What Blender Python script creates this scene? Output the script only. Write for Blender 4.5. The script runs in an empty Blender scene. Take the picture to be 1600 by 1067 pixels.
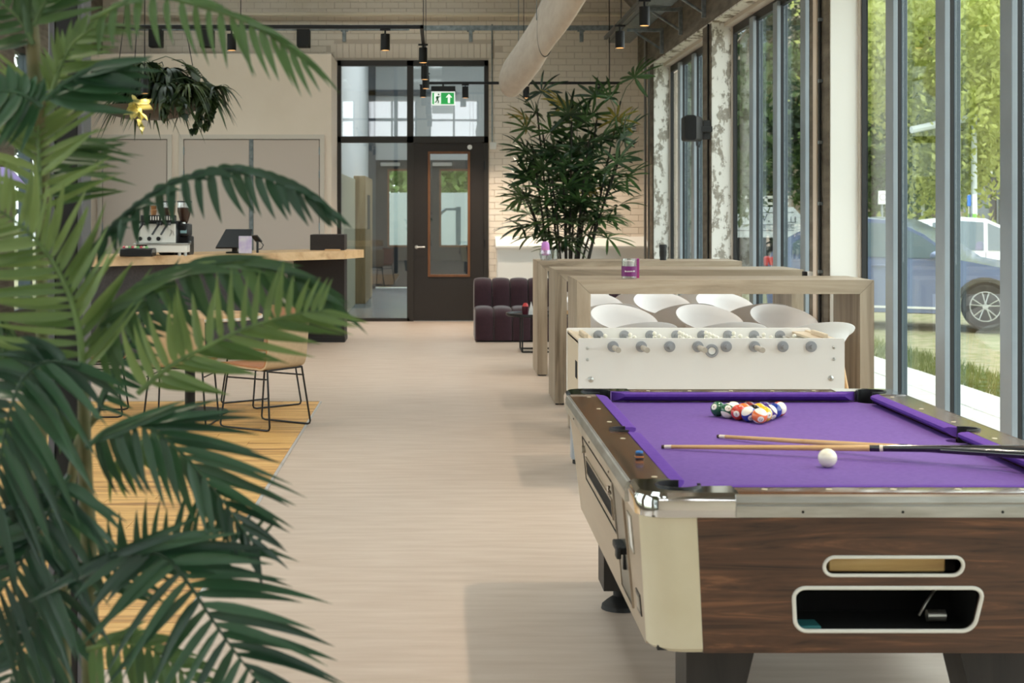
import bpy, bmesh, math, random
from mathutils import Vector, Matrix
import numpy as np
random.seed(7)
PI = math.pi
scn = bpy.context.scene
COL = scn.collection

# ------------------------------------------------------------------ camera, sky, exposure
H = 1.53                      # eye height
F = 2400.0                    # focal length in pixels of the 1600 px wide frame
VPX, VPY = 685.0, 333.0       # where the depth lines of the room meet
cam_d = bpy.data.cameras.new('camera')
cam = bpy.data.objects.new('camera', cam_d); COL.objects.link(cam)
cam.location = (0, 0, H); cam.rotation_euler = (PI/2, 0, 0)
cam_d.sensor_width = 36; cam_d.lens = F/1600*36
cam_d.shift_x = (800-VPX)/1600; cam_d.shift_y = (VPY-533.5)/1600
cam_d.clip_start = .05; cam_d.clip_end = 300
cam_d.dof.use_dof = True; cam_d.dof.focus_distance = 8.0; cam_d.dof.aperture_fstop = 6.2
scn.camera = cam

wd = bpy.data.worlds.new('sky'); scn.world = wd; wd.use_nodes = True
bg = wd.node_tree.nodes['Background']
bg.inputs['Color'].default_value = (.95, .975, 1.0, 1); bg.inputs['Strength'].default_value = 4.2

scn.view_settings.view_transform = 'Standard'; scn.view_settings.look = 'None'
scn.view_settings.gamma = 1; scn.view_settings.use_curve_mapping = False
scn.view_settings.exposure = 0.1
LAMP_W = 64                  # watts of one track spotlight
LAMP_C = (1.0, .84, .67)

# ------------------------------------------------------------------ helpers
def P(px, py, d):             # a point of the place seen at that pixel, at depth d
    return Vector(((px-VPX)*d/F, d, H-(py-VPY)*d/F))
def lin(c):
    c = c/255.0
    return c/12.92 if c <= .04045 else ((c+.055)/1.055)**2.4
def C(r, g, b): return (lin(r), lin(g), lin(b), 1)

class MB:
    """collects shapes for ONE mesh"""
    def __init__(s): s.v = []; s.f = []; s.m = []
    def add(s, vs, fs, mi=0):
        o = len(s.v); s.v += [tuple(v) for v in vs]
        s.f += [tuple(i+o for i in f) for f in fs]; s.m += [mi]*len(fs); return s
    def box(s, x0, x1, y0, y1, z0, z1, b=0, mi=0):
        if x0 > x1: x0, x1 = x1, x0
        if y0 > y1: y0, y1 = y1, y0
        if z0 > z1: z0, z1 = z1, z0
        lo, hi = (x0, y0, z0), (x1, y1, z1)
        if b <= 0:
            vs = [(x, y, z) for x in (x0, x1) for y in (y0, y1) for z in (z0, z1)]
            return s.add(vs, [(0,1,3,2), (4,6,7,5), (0,4,5,1), (2,3,7,6), (0,2,6,4), (1,5,7,3)], mi)
        b = min(b, *[(hi[k]-lo[k])*.49 for k in range(3)])
        vs = []; ix = {}
        for c in [(a, e, g) for a in (0,1) for e in (0,1) for g in (0,1)]:
            for ax in range(3):
                p = []
                for k in range(3):
                    q = hi[k] if c[k] else lo[k]
                    if k != ax: q += -b if c[k] else b
                    p.append(q)
                ix[c+(ax,)] = len(vs); vs.append(p)
        fs = []
        for ax in range(3):
            o = [k for k in range(3) if k != ax]
            for sg in (0,1):
                f = []
                for u, w in ((0,0),(1,0),(1,1),(0,1)):
                    c = [0,0,0]; c[ax] = sg; c[o[0]] = u; c[o[1]] = w; f.append(ix[tuple(c)+(ax,)])
                fs.append(f)
            for u in (0,1):
                for w in (0,1):
                    c0 = [0,0,0]; c0[o[0]] = u; c0[o[1]] = w; c1 = list(c0); c1[ax] = 1
                    fs.append([ix[tuple(c0)+(o[0],)], ix[tuple(c1)+(o[0],)], ix[tuple(c1)+(o[1],)], ix[tuple(c0)+(o[1],)]])
        for c in [(a, e, g) for a in (0,1) for e in (0,1) for g in (0,1)]:
            fs.append([ix[c+(0,)], ix[c+(1,)], ix[c+(2,)]])
        return s.add(vs, fs, mi)
    def rings(s, rs, closed=True, cap=True, mi=0):
        n = len(rs[0]); vs = [p for r in rs for p in r]; fs = []
        for i in range(len(rs)-1):
            for j in range(n if closed else n-1):
                k = (j+1) % n
                fs.append((i*n+j, i*n+k, (i+1)*n+k, (i+1)*n+j))
        if cap and closed:
            fs.append(tuple(range(n))[::-1]); fs.append(tuple((len(rs)-1)*n+j for j in range(n)))
        return s.add(vs, fs, mi)
    def tube(s, pts, r, seg=8, cap=True, mi=0, closed=False):
        pts = [Vector(p) for p in pts]; n = len(pts)
        rr = r if isinstance(r, (list, tuple)) else [r]*n
        rs = []; up = None
        for i, p in enumerate(pts):
            if closed: t = pts[(i+1) % n]-pts[i-1]
            else: t = pts[min(i+1, n-1)]-pts[max(i-1, 0)]
            if t.length < 1e-9: t = Vector((0,0,1))
            t.normalize()
            if up is None:
                up = Vector((0,0,1)) if abs(t.z) < .9 else Vector((1,0,0))
            a = up - t*up.dot(t)
            if a.length < 1e-6: a = t.orthogonal()
            a.normalize(); up = a; b = t.cross(a)
            rs.append([p+(a*math.cos(2*PI*k/seg)+b*math.sin(2*PI*k/seg))*rr[i] for k in range(seg)])
        if closed:
            rs.append(rs[0]); return s.rings(rs, cap=False, mi=mi)
        return s.rings(rs, cap=cap, mi=mi)
    def cyl(s, p0, p1, r0, r1=None, seg=16, mi=0):
        return s.tube([p0, p1], [r0, r0 if r1 is None else r1], seg, True, mi)
    def lathe(s, prof, c=(0,0,0), seg=24, mi=0, axis='z', loop=False):
        if loop: prof = list(prof)+[prof[0]]
        rs = []
        for r, h in prof:
            ring = []
            for k in range(seg):
                a = 2*PI*k/seg; x, y = r*math.cos(a), r*math.sin(a)
                q = (x, y, h) if axis == 'z' else ((x, h, y) if axis == 'y' else (h, x, y))
                ring.append((c[0]+q[0], c[1]+q[1], c[2]+q[2]))
            rs.append(ring)
        return s.rings(rs, mi=mi, cap=not loop)
    def prism(s, poly, a0, a1, axis='z', mi=0):
        def q(p, h):
            return (p[0], p[1], h) if axis == 'z' else ((p[0], h, p[1]) if axis == 'y' else (h, p[0], p[1]))
        return s.rings([[q(p, a0) for p in poly], [q(p, a1) for p in poly]], mi=mi)
    def sphere(s, c, r, seg=16, rg=10, mi=0, sc=(1,1,1)):
        prof = [(max(1e-5, math.sin(PI*i/rg)), -math.cos(PI*i/rg)) for i in range(rg+1)]
        rs = [[(c[0]+r*sc[0]*q*math.cos(2*PI*k/seg), c[1]+r*sc[1]*q*math.sin(2*PI*k/seg), c[2]+r*sc[2]*h) for k in range(seg)] for q, h in prof]
        return s.rings(rs, mi=mi)
    def xf(s, M):
        s.v = [tuple(M @ Vector(v)) for v in s.v]; return s
    def off(s, l):
        s.v = [(v[0]-l[0], v[1]-l[1], v[2]-l[2]) for v in s.v]; return s
    def mesh(s, name, mats=None, smooth=True, recalc=True, ang=38):
        me = bpy.data.meshes.new(name); me.from_pydata(s.v, [], s.f)
        if mats:
            for m in (mats if isinstance(mats, (list, tuple)) else [mats]): me.materials.append(m)
        if any(s.m): me.polygons.foreach_set('material_index', s.m)
        if recalc:
            bm = bmesh.new(); bm.from_mesh(me); bmesh.ops.recalc_face_normals(bm, faces=bm.faces); bm.to_mesh(me); bm.free()
        if smooth:
            me.polygons.foreach_set('use_smooth', [True]*len(me.polygons))
            me.set_sharp_from_angle(angle=math.radians(ang))
        me.update(); return me

def tag(o, label=None, cat=None, group=None, kind=None):
    if label: o['label'] = label
    if cat: o['category'] = cat
    if group: o['group'] = group
    if kind: o['kind'] = kind
    return o
def thing(name, label, cat, loc=(0,0,0), rz=0, group=None, kind=None):
    o = bpy.data.objects.new(name, None); COL.objects.link(o)
    o.empty_display_size = .1; o.location = loc; o.rotation_euler = (0, 0, rz)
    return tag(o, label, cat, group, kind)
def link(name, data, parent=None, loc=(0,0,0), rot=(0,0,0), sc=None):
    o = bpy.data.objects.new(name, data); COL.objects.link(o)
    o.parent = parent; o.location = loc; o.rotation_euler = rot
    if sc: o.scale = (sc, sc, sc) if not isinstance(sc, (list, tuple)) else sc
    return o
def root_loc(o):
    while o.parent: o = o.parent
    return o.location
def ob(name, mb, mat, parent=None, world=True, smooth=True, ang=38, label=None):
    """one mesh object; with a parent the shape is given in world coordinates unless world=False"""
    if parent is not None and world: mb.off(root_loc(parent))
    o = link(name, mb.mesh(name, mat, smooth, ang=ang), parent)
    if label: o['label'] = label
    return o
def solo(name, mb, mat, label, cat, group=None, kind=None, base=None, smooth=True):
    """a thing that is one mesh, its origin at its base"""
    xs = np.array(mb.v); l = base or (float(xs[:,0].mean()), float(xs[:,1].mean()), float(xs[:,2].min()))
    mb.off(l); o = link(name, mb.mesh(name, mat, smooth), None, l)
    return tag(o, label, cat, group, kind)
def struct(name, mb, mat, label=None, parent=None, smooth=True):
    o = link(name, mb.mesh(name, mat, smooth), parent)
    if parent is None: o['kind'] = 'structure'
    if label: o['label'] = label
    return o
def copy_tree(o, parent=None):
    c = o.copy(); COL.objects.link(c); c.parent = parent
    for ch in list(o.children): copy_tree(ch, c)
    return c
def text(name, body, size, mat, parent, loc, rot=(PI/2,0,0), ext=.0005, align='CENTER'):
    cu = bpy.data.curves.new(name, 'FONT'); cu.body = body; cu.size = size; cu.extrude = ext
    cu.align_x = align; cu.align_y = 'CENTER'; cu.materials.append(mat)
    o = bpy.data.objects.new(name, cu); COL.objects.link(o)
    bpy.context.view_layer.update()
    me = bpy.data.meshes.new_from_object(o.evaluated_get(bpy.context.evaluated_depsgraph_get())); bpy.data.objects.remove(o); bpy.data.curves.remove(cu)
    me.name = name
    if not me.materials: me.materials.append(mat)
    return link(name, me, parent, loc, rot)
def spline(pts, n):
    pts = [Vector(p) for p in pts]; k = len(pts); out = []
    for i in range(n+1):
        u = i/n*(k-1); j = min(int(u), k-2); t = u-j
        p0 = pts[j-1] if j > 0 else pts[0]*2-pts[1]; p1, p2 = pts[j], pts[j+1]
        p3 = pts[j+2] if j+2 < k else pts[k-1]*2-pts[k-2]
        out.append(.5*((2*p1)+(p2-p0)*t+(2*p0-5*p1+4*p2-p3)*t*t+(3*p1-p0-3*p2+p3)*t*t*t))
    return out

# ------------------------------------------------------------------ materials
def nt(name):
    m = bpy.data.materials.new(name); m.use_nodes = True
    t = m.node_tree; return m, t, t.nodes['Principled BSDF'], t.nodes, t.links
def M(name, col, rough=.5, metal=0, col2=None, scale=6, stretch=(1,1,1), detail=4, lo=.35, hi=.65,
      bump=0, bscale=60, bstretch=(1,1,1), coat=0, spec=.5, emit=None, es=0, sheen=0):
    m, t, b, N, L = nt(name)
    b.inputs['Base Color'].default_value = col; b.inputs['Roughness'].default_value = rough
    b.inputs['Metallic'].default_value = metal; b.inputs['Specular IOR Level'].default_value = spec
    b.inputs['Coat Weight'].default_value = coat; b.inputs['Coat Roughness'].default_value = .15
    if sheen: b.inputs['Sheen Weight'].default_value = sheen
    if emit: b.inputs['Emission Color'].default_value = emit; b.inputs['Emission Strength'].default_value = es
    if col2 or bump:
        tc = N.new('ShaderNodeTexCoord')
    if col2:
        mp = N.new('ShaderNodeMapping'); mp.inputs['Scale'].default_value = stretch
        nz = N.new('ShaderNodeTexNoise'); nz.inputs['Scale'].default_value = scale; nz.inputs['Detail'].default_value = detail
        cr = N.new('ShaderNodeValToRGB'); e = cr.color_ramp.elements
        e[0].position = lo; e[0].color = col; e[1].position = hi; e[1].color = col2
        L.new(tc.outputs['Object'], mp.inputs[0]); L.new(mp.outputs[0], nz.inputs['Vector'])
        L.new(nz.outputs[0], cr.inputs[0]); L.new(cr.outputs[0], b.inputs['Base Color'])
    if bump:
        mp2 = N.new('ShaderNodeMapping'); mp2.inputs['Scale'].default_value = bstretch
        n2 = N.new('ShaderNodeTexNoise'); n2.inputs['Scale'].default_value = bscale; n2.inputs['Detail'].default_value = 3
        bp = N.new('ShaderNodeBump'); bp.inputs['Strength'].default_value = bump; bp.inputs['Distance'].default_value = .01
        L.new(tc.outputs['Object'], mp2.inputs[0]); L.new(mp2.outputs[0], n2.inputs['Vector'])
        L.new(n2.outputs[0], bp.inputs['Height']); L.new(bp.outputs[0], b.inputs['Normal'])
    return m
def WOOD(name, cols, grain='x', scale=3, rough=.5, coat=0, dist=2.0, bump=.05):
    """streaks run along the grain axis"""
    m, t, b, N, L = nt(name)
    st = {'x': (.12, 1.6, 1.6), 'y': (1.6, .12, 1.6), 'z': (1.6, 1.6, .12)}[grain]
    tc = N.new('ShaderNodeTexCoord'); mp = N.new('ShaderNodeMapping'); mp.inputs['Scale'].default_value = st
    oi = N.new('ShaderNodeObjectInfo'); ad = N.new('ShaderNodeVectorMath'); ad.operation = 'ADD'
    sc = N.new('ShaderNodeMath'); sc.operation = 'MULTIPLY'; sc.inputs[1].default_value = 37
    L.new(oi.outputs['Random'], sc.inputs[0]); L.new(tc.outputs['Object'], mp.inputs[0])
    L.new(mp.outputs[0], ad.inputs[0]); L.new(sc.outputs[0], ad.inputs[1])
    nz = N.new('ShaderNodeTexNoise'); nz.inputs['Scale'].default_value = scale; nz.inputs['Detail'].default_value = 6
    nz.inputs['Distortion'].default_value = dist; nz.inputs['Roughness'].default_value = .62
    cr = N.new('ShaderNodeValToRGB'); e = cr.color_ramp.elements
    ps = np.linspace(.32, .68, len(cols))
    e[0].position = ps[0]; e[0].color = cols[0]; e[1].position = ps[-1]; e[1].color = cols[-1]
    for p_, c_ in list(zip(ps, cols))[1:-1]:
        q = e.new(p_); q.color = c_
    L.new(ad.outputs[0], nz.inputs['Vector']); L.new(nz.outputs[0], cr.inputs[0]); L.new(cr.outputs[0], b.inputs['Base Color'])
    b.inputs['Roughness'].default_value = rough; b.inputs['Coat Weight'].default_value = coat; b.inputs['Coat Roughness'].default_value = .12
    bp = N.new('ShaderNodeBump'); bp.inputs['Strength'].default_value = bump; bp.inputs['Distance'].default_value = .01
    L.new(nz.outputs[0], bp.inputs['Height']); L.new(bp.outputs[0], b.inputs['Normal'])
    return m
def GLASS(name, tint=(1,1,1,1), base=.05, gain=.85):
    m = bpy.data.materials.new(name); m.use_nodes = True; t = m.node_tree; N, L = t.nodes, t.links
    N.remove(N['Principled BSDF']); out = N['Material Output']
    tr = N.new('ShaderNodeBsdfTransparent'); tr.inputs[0].default_value = tint
    gl = N.new('ShaderNodeBsdfGlossy'); gl.inputs['Roughness'].default_value = .01
    lw = N.new('ShaderNodeLayerWeight'); lw.inputs[0].default_value = .5
    p = N.new('ShaderNodeMath'); p.operation = 'POWER'; p.inputs[1].default_value = 5
    q = N.new('ShaderNodeMath'); q.operation = 'MULTIPLY_ADD'; q.inputs[1].default_value = gain; q.inputs[2].default_value = base
    mx = N.new('ShaderNodeMixShader')
    L.new(lw.outputs['Facing'], p.inputs[0]); L.new(p.outputs[0], q.inputs[0]); L.new(q.outputs[0], mx.inputs[0])
    L.new(tr.outputs[0], mx.inputs[1]); L.new(gl.outputs[0], mx.inputs[2]); L.new(mx.outputs[0], out.inputs[0])
    return m
def LEAF(name, c1, c2, trans=.35, rough=.38, scale=9, spec=.5):
    m, t, b, N, L = nt(name); out = N['Material Output']
    tc = N.new('ShaderNodeTexCoord'); nz = N.new('ShaderNodeTexNoise'); nz.inputs['Scale'].default_value = scale
    oi = N.new('ShaderNodeObjectInfo'); ad = N.new('ShaderNodeMath'); ad.operation = 'MULTIPLY_ADD'; ad.inputs[1].default_value = .45; ad.inputs[2].default_value = -.2
    su = N.new('ShaderNodeMath'); su.operation = 'ADD'
    cr = N.new('ShaderNodeValToRGB'); e = cr.color_ramp.elements
    e[0].position = .3; e[0].color = c1; e[1].position = .75; e[1].color = c2
    L.new(tc.outputs['Object'], nz.inputs['Vector']); L.new(oi.outputs['Random'], ad.inputs[0])
    L.new(nz.outputs[0], su.inputs[0]); L.new(ad.outputs[0], su.inputs[1]); L.new(su.outputs[0], cr.inputs[0])
    L.new(cr.outputs[0], b.inputs['Base Color']); b.inputs['Roughness'].default_value = rough
    b.inputs['Specular IOR Level'].default_value = spec
    tl = N.new('ShaderNodeBsdfTranslucent'); L.new(cr.outputs[0], tl.inputs[0])
    mx = N.new('ShaderNodeMixShader'); mx.inputs[0].default_value = trans
    L.new(b.outputs[0], mx.inputs[1]); L.new(tl.outputs[0], mx.inputs[2]); L.new(mx.outputs[0], out.inputs[0])
    return m
def PEEL(name, paint, bare, amount=.5, scale=3.0):
    """paint flaking off bare concrete"""
    m, t, b, N, L = nt(name)
    tc = N.new('ShaderNodeTexCoord'); mp = N.new('ShaderNodeMapping'); mp.inputs['Scale'].default_value = (1, 1, .6)
    n1 = N.new('ShaderNodeTexNoise'); n1.inputs['Scale'].default_value = scale; n1.inputs['Detail'].default_value = 9; n1.inputs['Roughness'].default_value = .72
    r1 = N.new('ShaderNodeValToRGB'); r1.color_ramp.elements[0].position = amount-.012; r1.color_ramp.elements[1].position = amount+.012
    n2 = N.new('ShaderNodeTexNoise'); n2.inputs['Scale'].default_value = 22; n2.inputs['Detail'].default_value = 6
    r2 = N.new('ShaderNodeValToRGB'); r2.color_ramp.elements[0].color = tuple(x*.55 for x in bare[:3])+(1,); r2.color_ramp.elements[1].color = bare
    r2.color_ramp.elements[0].position = .3; r2.color_ramp.elements[1].position = .7
    mx = N.new('ShaderNodeMix'); mx.data_type = 'RGBA'; mx.inputs['A'].default_value = paint
    bp = N.new('ShaderNodeBump'); bp.inputs['Strength'].default_value = .35; bp.inputs['Distance'].default_value = .008
    L.new(tc.outputs['Object'], mp.inputs[0]); L.new(mp.outputs[0], n1.inputs['Vector']); L.new(tc.outputs['Object'], n2.inputs['Vector'])
    L.new(n1.outputs[0], r1.inputs[0]); L.new(n2.outputs[0], r2.inputs[0]); L.new(r1.outputs[0], mx.inputs['Factor'])
    L.new(r2.outputs[0], mx.inputs['B']); L.new(mx.outputs['Result'], b.inputs['Base Color'])
    L.new(r1.outputs[0], bp.inputs['Height']); L.new(bp.outputs[0], b.inputs['Normal'])
    bp.invert = True; b.inputs['Roughness'].default_value = .8
    return m

m_floor = M('linoleum', C(184,165,148), .42, col2=C(199,182,167), scale=2.2, stretch=(1.2,7,1), detail=9, lo=.3, hi=.7, bump=.03, bscale=14, bstretch=(1,8,1))
m_plank = WOOD('zebrano vinyl', [C(140,96,52), C(196,148,84), C(222,178,110), C(200,150,84)], 'x', 9, .45, dist=.5)
m_trim = M('aluminium strip', C(225,225,225), .35, .7)
m_wallp = M('cream wall paint', C(229,213,196), .7, col2=C(224,208,190), scale=2)
m_brick = M('painted brick', C(233,222,208), .75, col2=C(226,214,198), scale=3, bump=.25, bscale=90)
m_mortar = M('painted joints', C(204,191,176), .8, bump=.2, bscale=80)
m_doorp = M('taupe door paint', C(194,179,167), .55)
m_jamb = M('taupe frame paint', C(205,194,181), .5)
m_seam = M('door gap', C(70,62,56), .7)
m_dark = M('dark bronze frame', C(44,40,36), .45)
m_doorleaf = M('dark door', C(40,35,32), .5)
m_black = M('black metal', C(18,18,19), .38, .2)
m_blackm = M('black matt', C(22,21,21), .6)
m_oakrim = M('oak glazing bead', C(120,80,50), .5, col2=C(104,68,42), scale=14, stretch=(1,1,.2))
m_grey = M('window grey paint', C(142,152,160), .35, col2=C(135,145,153), scale=4)
m_slate = M('slate frame', C(66,80,88), .35)
m_seal = M('black seal', C(14,15,17), .5)
m_glass = GLASS('window glass', (.93,.97,.95,1), .05, .8)
m_glass2 = GLASS('door glass', (.95,.98,.98,1), .10, .8)
m_conc = M('brown concrete', C(122,112,98), .85, col2=C(92,83,71), scale=5, stretch=(1,.5,3), detail=8, bump=.3, bscale=25)
m_conc2 = M('grey concrete', C(150,146,138), .85, col2=C(120,116,108), scale=4, detail=8, bump=.3, bscale=25)
m_white_col = PEEL('white column paint', C(238,236,230), C(150,144,134), .66, 2.2)
m_peel = PEEL('peeling column paint', C(226,224,218), C(176,169,157), .53, 5.5)
m_peel2 = PEEL('flaking soffit paint', C(220,216,206), C(140,128,110), .56, 4)
m_galv = M('galvanised steel', C(150,158,160), .4, .8, col2=C(120,128,130), scale=20)
m_cream = M('cream pipe', C(226,214,192), .45)
m_white = M('white lacquer', C(236,236,232), .35)
m_offwhite = M('offwhite laminate', C(230,228,222), .4)
m_chrome = M('chrome', C(225,225,225), .07, 1)
m_steel = M('brushed steel', C(190,190,186), .3, 1)
m_glow = M('lamp glow', C(255,230,190), .5, emit=(1,.80,.55,1), es=6)
# ================================================================== THE ROOM
BW = 21.73                    # face of the brick wall at the far end
XW = 3.06                     # glass line
XI = 2.82                     # room face of the concrete columns
XL_ = -4.75                   # left wall
YB = -6.0                     # wall behind the photographer
struct('floor', MB().box(XL_-.3, XW+.12, YB-.3, BW+.1, -.2, 0), m_floor, 'beige linoleum floor with faint cross grain', smooth=False)

# --- inlaid planks under the round table
fl_wood = thing('floor_inlay', 'rectangle of striped golden wood planks set into the beige floor', 'wood floor', (-2.8, 8.8, 0), kind='structure')
row = .19; y = 5.15; r_i = 0; plank_me = {}
while y < 12.44:
    d_ = min(row, 12.45-y); x1 = -.962; x0 = x1-[.55, 1.0, .3, .8][r_i % 4]
    while x1 > -4.38:
        w_ = round(x1-max(x0, -4.4), 3); key = (w_, round(d_, 3))
        if key not in plank_me:
            plank_me[key] = MB().box(-w_/2+.001, w_/2-.001, -d_/2+.001, d_/2-.001, 0, .004, .001).mesh('plank', m_plank, False)
        link('plank', plank_me[key], fl_wood, (x1-w_/2+2.8, y+d_/2-8.8, random.uniform(0, .0006)))
        x1 -= w_; x0 = x1-1.15
    y += row; r_i += 1
struct('trim_1', MB().box(-.962, -.944, 5.15, 12.45, 0, .006, .001), m_trim, 'pale metal strip along the edge of the plank floor')
struct('trim_2', MB().box(-4.4, -.944, 12.45, 12.458, 0, .005), m_blackm, 'dark joint at the far end of the plank floor')

# --- brick wall at the far end
wb = MB()
DX0, DX1, DZ = -1.43, .706, 3.69
wb.box(XL_, DX0, BW+.008, BW+.3, 0, 5.6).box(DX1, XW+.2, BW+.008, BW+.3, 0, 5.6).box(DX0, DX1, BW+.008, BW+.3, DZ, 5.6)
wall_back = struct('wall_back', wb, m_mortar, 'off-white painted brick wall at the far end', smooth=False)
bw_, bh_ = .2265, .0885
brick_me = MB().box(-bw_/2+.004, bw_/2-.004, 0, .012, -bh_/2+.0035, bh_/2-.0035, .003).mesh('brick', m_brick, False)
sold_me = MB().box(-bh_/2+.0035, bh_/2-.0035, 0, .012, -.1, .1, .003).mesh('brick', m_brick, False)
cells = []; cut = []
for j in range(int(5.4/bh_)):
    zc = (j+.5)*bh_
    for i in range(-22, 16):
        xc = (i+(.5 if j % 2 else 0))*bw_
        if xc-bw_/2 < XL_: continue
        if xc+bw_/2 > 2.985:
            if xc-bw_/2 < 2.95: cut.append((xc-bw_/2+.004, 2.985, zc))
            continue
        if DX0-.1 < xc < DX1+.1 and zc < DZ+.25:
            if xc > DX1-.1 and zc < DZ: cut.append((max(DX1+.004, xc-bw_/2+.004), xc+bw_/2-.004, zc))
            continue
        if xc < DX0 and zc < 3.6: continue
        px = VPX+xc*F/BW; py = VPY-(zc-H)*F/BW
        near = 0 < px < 1600 and py > -8
        hid = (800 < px < 985 and 150 < py < 400) or py > 380 or (px < 525 and py > 70) or (px < 200)
        cells.append((xc, zc, near and not hid, abs(px-900)+abs(py-120)))
cells.sort(key=lambda c: (not c[2], c[3]))
sx = [DX0-.1+bh_*(k+.5) for k in range(int((DX1-DX0+.2)/bh_))]
for x in sx[:26]: link('brick', sold_me, wall_back, (x, BW, 3.825))
rest = MB()
for k, (x, z, vis, _) in enumerate(cells):
    if k < 274: link('brick', brick_me, wall_back, (x, BW, z))
    else: rest.box(x-bw_/2+.004, x+bw_/2-.004, BW, BW+.012, z-bh_/2+.0035, z+bh_/2-.0035)
for a, b, z in cut:
    if b-a > .01: rest.box(a, b, BW, BW+.012, z-bh_/2+.0035, z+bh_/2-.0035)
ro = link('brickwork', rest.mesh('brickwork', m_brick, False, recalc=False), wall_back); ro['kind'] = 'stuff'

# --- other walls, behind and beside the photographer
wf = MB().box(XL_-.3, XW+.3, YB-.3, YB, 0, 3.95).box(XL_-.3, XW+.3, YB-.3, YB, 5.15, 5.6)
fb_ = [(-4.3,-2.7), (-2.3,-.7), (-.3,1.3), (1.7,2.9)]; p0 = XL_-.3
for a, b in fb_: wf.box(p0, a, YB-.3, YB, 3.95, 5.15); p0 = b
wf.box(p0, XW+.3, YB-.3, YB, 3.95, 5.15)
wall_front = struct('wall_front', wf, m_wallp, 'cream wall with high windows behind the camera', smooth=False)
for a, b in fb_:
    link('frame', MB().box(a, a+.06, YB-.15, YB-.05, 3.95, 5.15).box(b-.06, b, YB-.15, YB-.05, 3.95, 5.15).box((a+b)/2-.03, (a+b)/2+.03, YB-.15, YB-.05, 3.95, 5.15).box(a, b, YB-.15, YB-.05, 4.5, 4.56).mesh('frame', m_dark, False), wall_front)
wl = MB()
LW = [(-4.6,-1.2), (.2,3.6), (5,8.4), (9.8,13.2), (14.6,16.6), (17.2,19.6)]     # window bays of the left wall
prev = YB
for a, b in LW:
    wl.box(XL_-.3, XL_, prev, a, 0, 4.4); wl.box(XL_-.3, XL_, a, b, 0, .35); wl.box(XL_-.3, XL_, a, b, 3.45, 4.4); prev = b
wl.box(XL_-.3, XL_, prev, BW+.3, 0, 4.4); wl.box(XL_-.3, XL_, YB-.3, BW+.3, 4.4, 5.6)
struct('wall_left', wl, m_conc, 'brown concrete side wall with tall windows behind the palm', smooth=False)
wn = 0
def wname():
    global wn
    wn += 1
    return 'window_%d' % wn
for a, b in LW:
    w = thing(wname(), None, None, (XL_-.1, a, .35), kind='structure')
    fr = MB(); n = max(2, int(round((b-a)/.9)))
    fr.box(XL_-.14, XL_-.06, a, b, .35, .42).box(XL_-.14, XL_-.06, a, b, 3.38, 3.45)
    ob('frame', fr, m_dark, w, smooth=False)
    for k in range(n+1):
        yy = a+(b-a)*k/n; ob('mullion', MB().box(XL_-.16, XL_-.02, max(a, yy-.05), min(b, yy+.05), .42, 3.38), m_slate, w, smooth=False)
    for k in range(n): ob('pane', MB().box(XL_-.105, XL_-.095, a+(b-a)*k/n+.05, a+(b-a)*(k+1)/n-.05, .42, 3.38), m_glass, w, smooth=False)

# --- ceiling with roof lights (seen mirrored in the glass above the far door)
cz = 5.45
sky_l = [(-3.7, -2.7), (-.9, .1)]; rows_ = [(-4.8,-1.4), (-.4,3.0), (4.0,7.4), (8.4,11.8), (12.8,16.2), (17.2,20.4)]
cm = MB(); xs_ = [XL_-.3]+[v for p in sky_l for v in p]+[1.75]
for k in range(0, len(xs_), 2): cm.box(xs_[k], xs_[k+1], YB-.3, BW+.3, cz, cz+.2)
for a, b in sky_l:
    p0 = YB-.3
    for y0, y1 in rows_: cm.box(a, b, p0, y0, cz, cz+.2); p0 = y1
    cm.box(a, b, p0, BW+.3, cz, cz+.2)
cm.rings([[(1.75, YB-.3, cz), (XI+.3, YB-.3, 4.02), (XI+.3, YB-.3, 4.25), (1.75, YB-.3, cz+.2)], [(1.75, BW+.3, cz), (XI+.3, BW+.3, 4.02), (XI+.3, BW+.3, 4.25), (1.75, BW+.3, cz+.2)]])
ceiling = struct('ceiling', cm, m_conc2, 'raw concrete ceiling sloping down to the window beam', smooth=False)
for a, b in sky_l:
    for y0, y1 in rows_: link('pane', MB().box(a, b, y0, y1, cz+.12, cz+.13).mesh('pane', m_glass, False), ceiling)

# --- window wall: columns, beam, glazing
COLS = [(-3.3,-2.7), (1.5,2.1), (6.3,6.9), (11.1,11.68), (15.92,16.4), (20.2,20.5)]
COLLAB = [None, None, None, 'white painted concrete column beside the near bar table', 'peeling concrete column that carries the black loudspeaker', 'peeling concrete column in the far corner by the pipes']
for k, (a, b) in enumerate(COLS):
    c = thing('pillar', COLLAB[k] or 'concrete column of the window wall outside the picture', 'column', (XI+.15, a, 0), kind='structure')
    ob('core', MB().box(XI, XW+.012, a+.012, b, 0, 3.5, .008), m_conc, c, smooth=False)
    ob('painted_face', MB().box(XI+.012, XW-.018, a, a+.014, 0, 3.5, .004), m_white_col if k < 4 else m_peel, c, smooth=False)
struct('wall_right', MB().box(XI, XW+.25, YB-.3, BW+.1, 3.515, 4.4, .01), m_conc, 'brown board-marked concrete beam over the windows', smooth=False)
struct('trim_3', MB().box(XI+.005, XW-.06, YB, BW, 3.5, 3.516), m_peel2, 'flaking whitewashed underside of the window beam', smooth=False)
struct('wall_corner', MB().box(2.99, XW+.2, 20.5, BW+.1, 0, 3.5), m_mortar, 'short painted wall between the last column and the brick wall', smooth=False)
MULL = {1: [10.36, 9.32, 8.25, 7.2], 2: [14.9, 13.85, 12.8], 3: [19.35, 18.3, 17.25]}
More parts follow.
